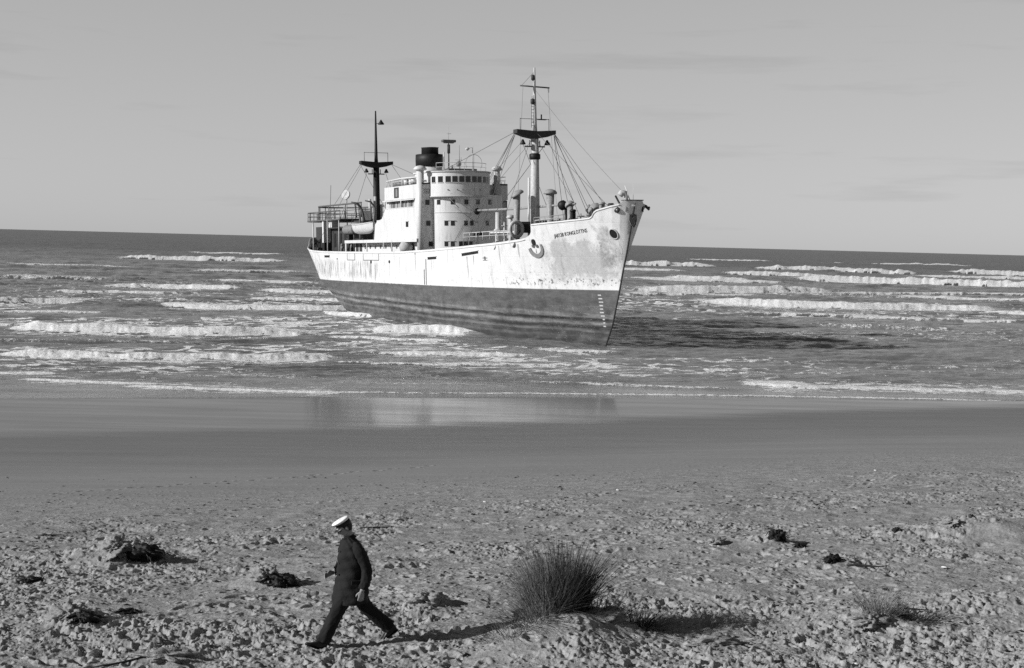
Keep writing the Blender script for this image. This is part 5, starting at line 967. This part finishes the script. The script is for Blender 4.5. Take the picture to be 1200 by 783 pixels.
def blades(name, cx, cy, n, rad, hgt, spread, mat, seed, lean=(0,0), width=.007, base_r=1., parent=None, onground=True, curl=.35):
    r_ = random.Random(seed); m_ = MB(); z00 = gz(cx, cy); CL = [(r_.uniform(-.15,.15), r_.uniform(-.15,.15), r_.uniform(.6,1.15)) for _ in range(11)]
    for _ in range(n):
        a = r_.uniform(0, 2*PI); rr = rad*base_r*math.sqrt(r_.random()); bx, by = rr*math.cos(a), rr*math.sin(a)*.8
        cl = CL[int((a/(2*PI)*7+r_.random()*1.5))%11]; L = hgt*r_.uniform(.5, 1.1)*cl[2]*(1.25 if r_.random() < .04 else 1); out = spread*(.25+.9*rr/max(rad*base_r, .01))*r_.uniform(.6, 1.3)
        a2 = a+r_.uniform(-.7, .7); dx, dy = out*math.cos(a2)+lean[0]+cl[0]+r_.gauss(0,.16), out*math.sin(a2)+lean[1]+cl[1]+r_.gauss(0,.16)
        bz = gz(cx+bx, cy+by)-z00-.02; p = []; dx, dy, L = (dx+r_.gauss(0,.7), dy+r_.gauss(0,.6), L*.85) if r_.random() < .13 else (dx, dy, L)
        for k in range(5):
            t = k/4; p.append(Vector((bx+dx*L*t+dx*L*curl*t*t, by+dy*L*t+dy*L*curl*t*t, bz+L*(t-.28*min(1.6, math.hypot(dx,dy))*t*t))))
        w_ = width*r_.uniform(.6, 1.3); sd_ = Vector((math.cos(a2+PI/2), math.sin(a2+PI/2), 0)); vs = []
        for k, q_ in enumerate(p): ww = w_*(1-.85*(k/4)**1.5); vs += [q_-sd_*ww, q_+sd_*ww]
        m_.add(vs, [(2*k, 2*k+1, 2*k+3, 2*k+2) for k in range(4)], True)
    o = m_.build(name, mat, parent, False)
    if parent is None: o.location = (cx, cy, z00)
    return o
BX, BY = .68, 18.15
bush = empty('marram_grass_clump', (BX, BY, gz(BX, BY))); tag(bush, 'big bushy tussock of marram grass on a low hummock, the largest plant', 'grass tussock', 'tufts of dry grass')
def at_bush(o, dx=0, dy=0): o.location = (dx, dy, gz(BX+dx, BY+dy)-gz(BX, BY)); return o
at_bush(blades('outer_blades', BX, BY, 1300, .32, .98, .24, M_BLADE, 3, (-.03,0), .0052, 1., bush))
at_bush(blades('pale_blades', BX-.1, BY-.05, 620, .31, .92, .30, M_STRAW, 4, (-.12,-.05), .0042, 1., bush), -.1, -.05)
at_bush(blades('dark_heart', BX+.12, BY+.02, 1500, .32, .84, .22, M_DEADG, 5, (.06,0), .006, 1., bush), .12, .02)
at_bush(blades('low_blades', BX-.30, BY-.35, 240, .25, .42, 1.2, M_BLADE, 6, (-.5,-.35), .005, 1., bush), -.30, -.35)
for nm, x_, y_, n_, r_, h_, sp_, mt, ln, lab in [
    ('grass_tuft', 1.35, 18.45, 260, .26, .50, 1.1, M_DEADG, (.3,0), 'thin dark spiky tuft just right of the big marram tussock'),
    ('grass_tuft', 1.90, 18.35, 200, .24, .34, 1.3, M_DEADG, (.5,0), 'short dark tuft farthest right along the root of the big tussock'),
    ('grass_tuft', 5.30, 19.05, 230, .26, .42, 1.0, M_STRAW, (.1,0), 'small pale wispy grass tuft on its own mound at the right'),
    ('grass_tuft', 5.62, 18.98, 100, .14, .26, 1.2, M_DEADG, (.5,0), 'little dark tuft leaning away from the pale wispy tuft'),
    ('grass_tuft', .02, 17.55, 160, .34, .28, 1.3, M_BLADE, (-.5,-.2), 'sparse flattened grass in front of the big tussock at the lower edge'),
    ('grass_tuft', .55, 24.3, 60, .25, .2, 1.0, M_STRAW, (.1,0), 'faint low wisps of grass behind the big tussock')]:
    o = blades(nm, x_, y_, n_, r_, h_, sp_, mt, int(x_*100)+9, ln, .005); tag(o, lab, 'grass', 'tufts of dry grass')

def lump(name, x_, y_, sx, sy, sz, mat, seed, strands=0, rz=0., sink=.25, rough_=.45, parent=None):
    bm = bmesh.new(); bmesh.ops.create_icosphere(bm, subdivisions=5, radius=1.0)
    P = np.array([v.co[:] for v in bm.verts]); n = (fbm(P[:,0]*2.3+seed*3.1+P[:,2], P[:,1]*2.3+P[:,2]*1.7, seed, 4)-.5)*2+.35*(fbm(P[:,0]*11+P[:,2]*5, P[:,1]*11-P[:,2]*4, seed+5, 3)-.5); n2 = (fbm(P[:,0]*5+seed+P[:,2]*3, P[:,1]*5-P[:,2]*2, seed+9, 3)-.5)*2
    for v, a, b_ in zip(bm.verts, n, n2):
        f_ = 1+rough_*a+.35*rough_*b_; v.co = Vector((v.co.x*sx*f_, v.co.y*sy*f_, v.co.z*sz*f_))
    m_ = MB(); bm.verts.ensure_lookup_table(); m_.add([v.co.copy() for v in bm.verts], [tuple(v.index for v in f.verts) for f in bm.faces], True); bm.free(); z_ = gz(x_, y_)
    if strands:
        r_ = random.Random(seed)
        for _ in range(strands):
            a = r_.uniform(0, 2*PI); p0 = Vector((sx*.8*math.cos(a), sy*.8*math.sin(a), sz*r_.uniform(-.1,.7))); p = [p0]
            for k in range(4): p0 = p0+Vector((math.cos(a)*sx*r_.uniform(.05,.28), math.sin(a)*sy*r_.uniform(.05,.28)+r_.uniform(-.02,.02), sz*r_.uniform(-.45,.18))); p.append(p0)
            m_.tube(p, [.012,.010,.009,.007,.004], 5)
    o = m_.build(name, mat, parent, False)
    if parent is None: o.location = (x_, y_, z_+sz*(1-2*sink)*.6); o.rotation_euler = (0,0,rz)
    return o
for x_, y_, sx, sy, sz, sd_, st, lab in [  # near-black clumps that paint the shaded right faces of the hummocks
    (-6.42,23.85,.42,.30,.20,1,30,'largest black shade clump on the long pale hummock at the left'),
    (-3.55,21.35,.30,.22,.17,2,24,'black shade clump behind the walking man, right of the long hummock'),
    (-5.78,18.45,.26,.20,.12,3,20,'black shade clump nearest the lower left corner'),
    (-5.45,19.35,.20,.12,.05,4,10,'thin flat black shade clump just behind the lower left one'),
    (-7.75,22.0,.22,.14,.06,5,10,'small flat black shade clump at the left edge of the beach'),
    (5.1,25.45,.22,.18,.15,6,16,'black shade clump on a small mound right of the white shells'),
    (5.45,25.0,.18,.10,.05,7,8,'small black shade clump just in front of the mound clump at the right'),
    (5.62,23.15,.22,.14,.10,8,16,'ragged black clump beside the stick at the right'),
    (7.55,26.1,.12,.10,.09,9,8,'little black shade clump at the left foot of the large right mound'),
    (9.1,26.5,.14,.10,.07,10,6,'little black shade clump near the right edge on the large mound'),
    (-6.15,18.95,.16,.08,.05,11,6,'small black shade clump left of the lower left one')]:
    o = lump('shade_clump', x_, y_, sx*.72, sy*.8, sz*.85, M_SHADE, sd_, st, .1*sd_, .3, .6); tag(o, lab, 'seaweed', 'black clumps painting shade on the sand')
# crusts of pale sand broken up by feet and wind
crust_spots = [(-4.2,16.7,.30,.2,.08,'pale lump of crusted sand at the lower edge left of the man'),(-1.15,19.75,.22,.16,.12,'pale knob of sand just behind the man'),(2.75,17.6,.30,.2,.08,'pale lump in front of the dark tufts at the lower edge'),
    (5.1,18.75,.30,.2,.09,'pale lump under the wispy tuft at the right'),(3.9,25.3,.28,.18,.10,'pale lump of crust beside the white shells'),(8.6,26.2,.34,.2,.10,'pale ridge end on the large right mound'),(-6.95,24.0,.45,.25,.17,'pale end of the long left hummock'),(-3.85,21.5,.30,.2,.15,'pale lump left of the second black clump'),
    (-6.05,18.55,.26,.18,.13,'pale lump left of the lower left black clump'),(.35,18.2,.22,.18,.10,'pale lump at the left foot of the big tussock'),(1.35,18.2,.26,.2,.11,'pale lump below the thin dark tuft')]
for i, (x_, y_, sx, sy, sz, lab) in enumerate(crust_spots):
    o = lump('sand_lump', x_, y_, sx*.95, sy*.95, sz*.8, M_CRUST, 20+i, 0, .3*i, .46, .9); tag(o, lab, 'sand lump', 'pale lumps of crusted sand')
# sticks
def stick(x_, y_, L, ang, r_, lab, lift=.0, mat=None):
    rr = random.Random(int(x_*37)+5); p = []
    for k in range(7):
        t = k/6; px_ = x_+math.cos(ang)*L*(t-.5); py_ = y_+math.sin(ang)*L*(t-.5)+.02*math.sin(t*5+x_); p.append(Vector((px_-x_, py_-y_, gz(px_, py_)-gz(x_, y_)+r_*.6+lift*t+.012)))
    m_ = MB(); m_.tube(p, [r_*.6,r_,r_*.9,r_,r_*.8,r_*.6,r_*.3], 7); m_.tube([p[3], p[3]+Vector((.05,.06,.07))], [r_*.5, r_*.2], 5); o = m_.build('driftwood_stick', mat or M_DRIFT); o.location = (x_, y_, gz(x_, y_)); tag(o, lab, 'stick', 'driftwood sticks'); return o
stick(-2.72, 28.2, .72, .12, .020, 'thin dark stick on the sand behind the man\'s head, farthest of the sticks')
stick(6.1, 22.9, .62, -.06, .022, 'dark stick pointing right from the ragged black clump at the right')
stick(-9.2, 27.2, .5, .15, .016, 'short stick beyond the largest black clump at the left'); stick(5.95, 19.6, .45, .1, .014, 'short stick behind the wispy right tuft')
stick(1.05, 18.35, .30, -.5, .010, 'pale broken stem leaning out of the big tussock', .0, M_SHELL); stick(-4.7, 16.6, .8, .62, .016, 'dark crooked stick slanting at the lower edge left of the man')
# shells and scraps
def shell_mesh():
    m_ = MB(); rg_ = []
    for i in range(7):
        a = PI/2*i/6; rg_.append([Vector((math.cos(b_)*math.cos(a)*(1+.05*math.cos(9*b_)), .8*math.sin(b_)*math.cos(a)*(1+.05*math.cos(9*b_)), .42*math.sin(a))) for b_ in np.linspace(0, 2*PI, 20, endpoint=False)])
    m_.loft(rg_); me_ = m_.build('shell_source', M_SHELL).data; bpy.data.objects.remove(bpy.data.objects['shell_source']); return me_
sm_ = shell_mesh()
for x_, y_, s_, rz_, lab in [(3.8,25.0,.055,.3,'white shell left of the mound clump at the right'),(3.92,24.9,.04,1.3,'smaller shell touching the white one near the right mound clump'),(7.45,22.9,.06,2.2,'lone white shell between the right stick and the right edge'),
    (2.9,35.6,.06,.5,'white shell far up the beach, above the big tussock'),(9.6,26.7,.07,1.,'white shell on top of the large right mound'),(-.55,33.0,.05,.2,'white shell on the smooth sand left of the far one'),
    (-6.9,17.4,.03,.4,'tiny white shell close to the left corner'),(-2.9,17.0,.03,.9,'tiny white shell in front of the man\'s leading foot'),(6.4,34.0,.05,.8,'white shell high up near the damp sand at the right'),(1.9,21.2,.035,.1,'tiny shell right behind the big tussock'),
    (10.9,40.2,.06,.6,'farthest shell on the right'),(4.45,16.9,.03,.3,'tiny white shell near the lower right edge')]:
    o = bpy.data.objects.new('shell', sm_); COL.objects.link(o); o.location = (x_, y_, gz(x_, y_)+.012); o.scale = (s_, s_, s_); o.rotation_euler = (.15, .1, rz_); tag(o, lab, 'shell', 'white shells on the sand')
# crumbs of crust too many to count
def crumbs():
    r_ = np.random.default_rng(5); n = 15000; yy = 15.0+19*r_.random(n)**1.3; xx = (r_.random(n)*2-1)*.43*yy
    keep = (fbm(xx*.45, yy*.45, 21, 3) > .42+.12*r_.random(n)); xx, yy = xx[keep], yy[keep]; n = len(xx)
    zz = ground(xx, yy); s_ = .006+.020*r_.random(n)**3.2; base = np.array([(1,0,0),(.3,.9,.1),(-.8,.5,-.1),(-.7,-.7,.1),(.4,-.9,0),(0,0,.8)]); V = []; 
    a = r_.random(n)*2*PI; c, sn = np.cos(a), np.sin(a); B = base[None]*(1+.6*(r_.random((n,6,1))-.5))
    X = (B[...,0]*c[:,None]-B[...,1]*sn[:,None])*s_[:,None]*1.2+xx[:,None]; Y = (B[...,0]*sn[:,None]+B[...,1]*c[:,None])*s_[:,None]+yy[:,None]; Z = B[...,2]*s_[:,None]*.8+zz[:,None]+s_[:,None]*.1
    V = np.stack([X, Y, Z], -1).reshape(-1,3); F = np.array([(0,1,5),(1,2,5),(2,3,5),(3,4,5),(4,0,5)]); F = (F[None]+6*np.arange(n)[:,None,None]).reshape(-1,3)
    return np_mesh('sand_crumbs', V, F)
o = link_mesh('sand_crumbs', crumbs(), M_CRUST); tag(o, 'crumbs of pale crusted sand strewn over the trampled beach', 'sand crumbs', None, 'stuff')

def shade_flecks():  # black scraps strewn to paint the small shadows of pits and clods
    r_ = np.random.default_rng(8); n = 5200; yy = 15.0+26*r_.random(n)**1.5; xx = (r_.random(n)*2-1)*.43*yy
    keep = (fbm(xx*.7+4, yy*.9, 77, 4) > .46+.16*r_.random(n)); xx, yy = xx[keep], yy[keep]; n = len(xx); zz = ground(xx, yy); s_ = .008+.034*r_.random(n)**3; a = r_.normal(0, .5, n)
    base = np.array([(-1.6,-.3,0),(-.5,.5,0),(.8,.4,0),(1.7,-.1,0),(.4,-.5,0),(-.7,-.5,0),(0,0,.55)]); B = base[None]*(1+.7*(r_.random((n,7,1))-.5)); c, sn = np.cos(a), np.sin(a)
    X = (B[...,0]*c[:,None]-B[...,1]*sn[:,None])*s_[:,None]+xx[:,None]; Y = (B[...,0]*sn[:,None]+B[...,1]*c[:,None])*s_[:,None]+yy[:,None]; Z = B[...,2]*s_[:,None]+zz[:,None]+s_[:,None]*.25
    V = np.stack([X, Y, Z], -1).reshape(-1,3); F = np.array([(k,(k+1)%6,6) for k in range(6)]); F = (F[None]+7*np.arange(n)[:,None,None]).reshape(-1,3); return np_mesh('shade_flecks', V, F)
o = link_mesh('shade_flecks', shade_flecks(), M_SHADE); tag(o, 'black flecks painting small shadows strewn over the sand', 'dried weed', None, 'stuff')
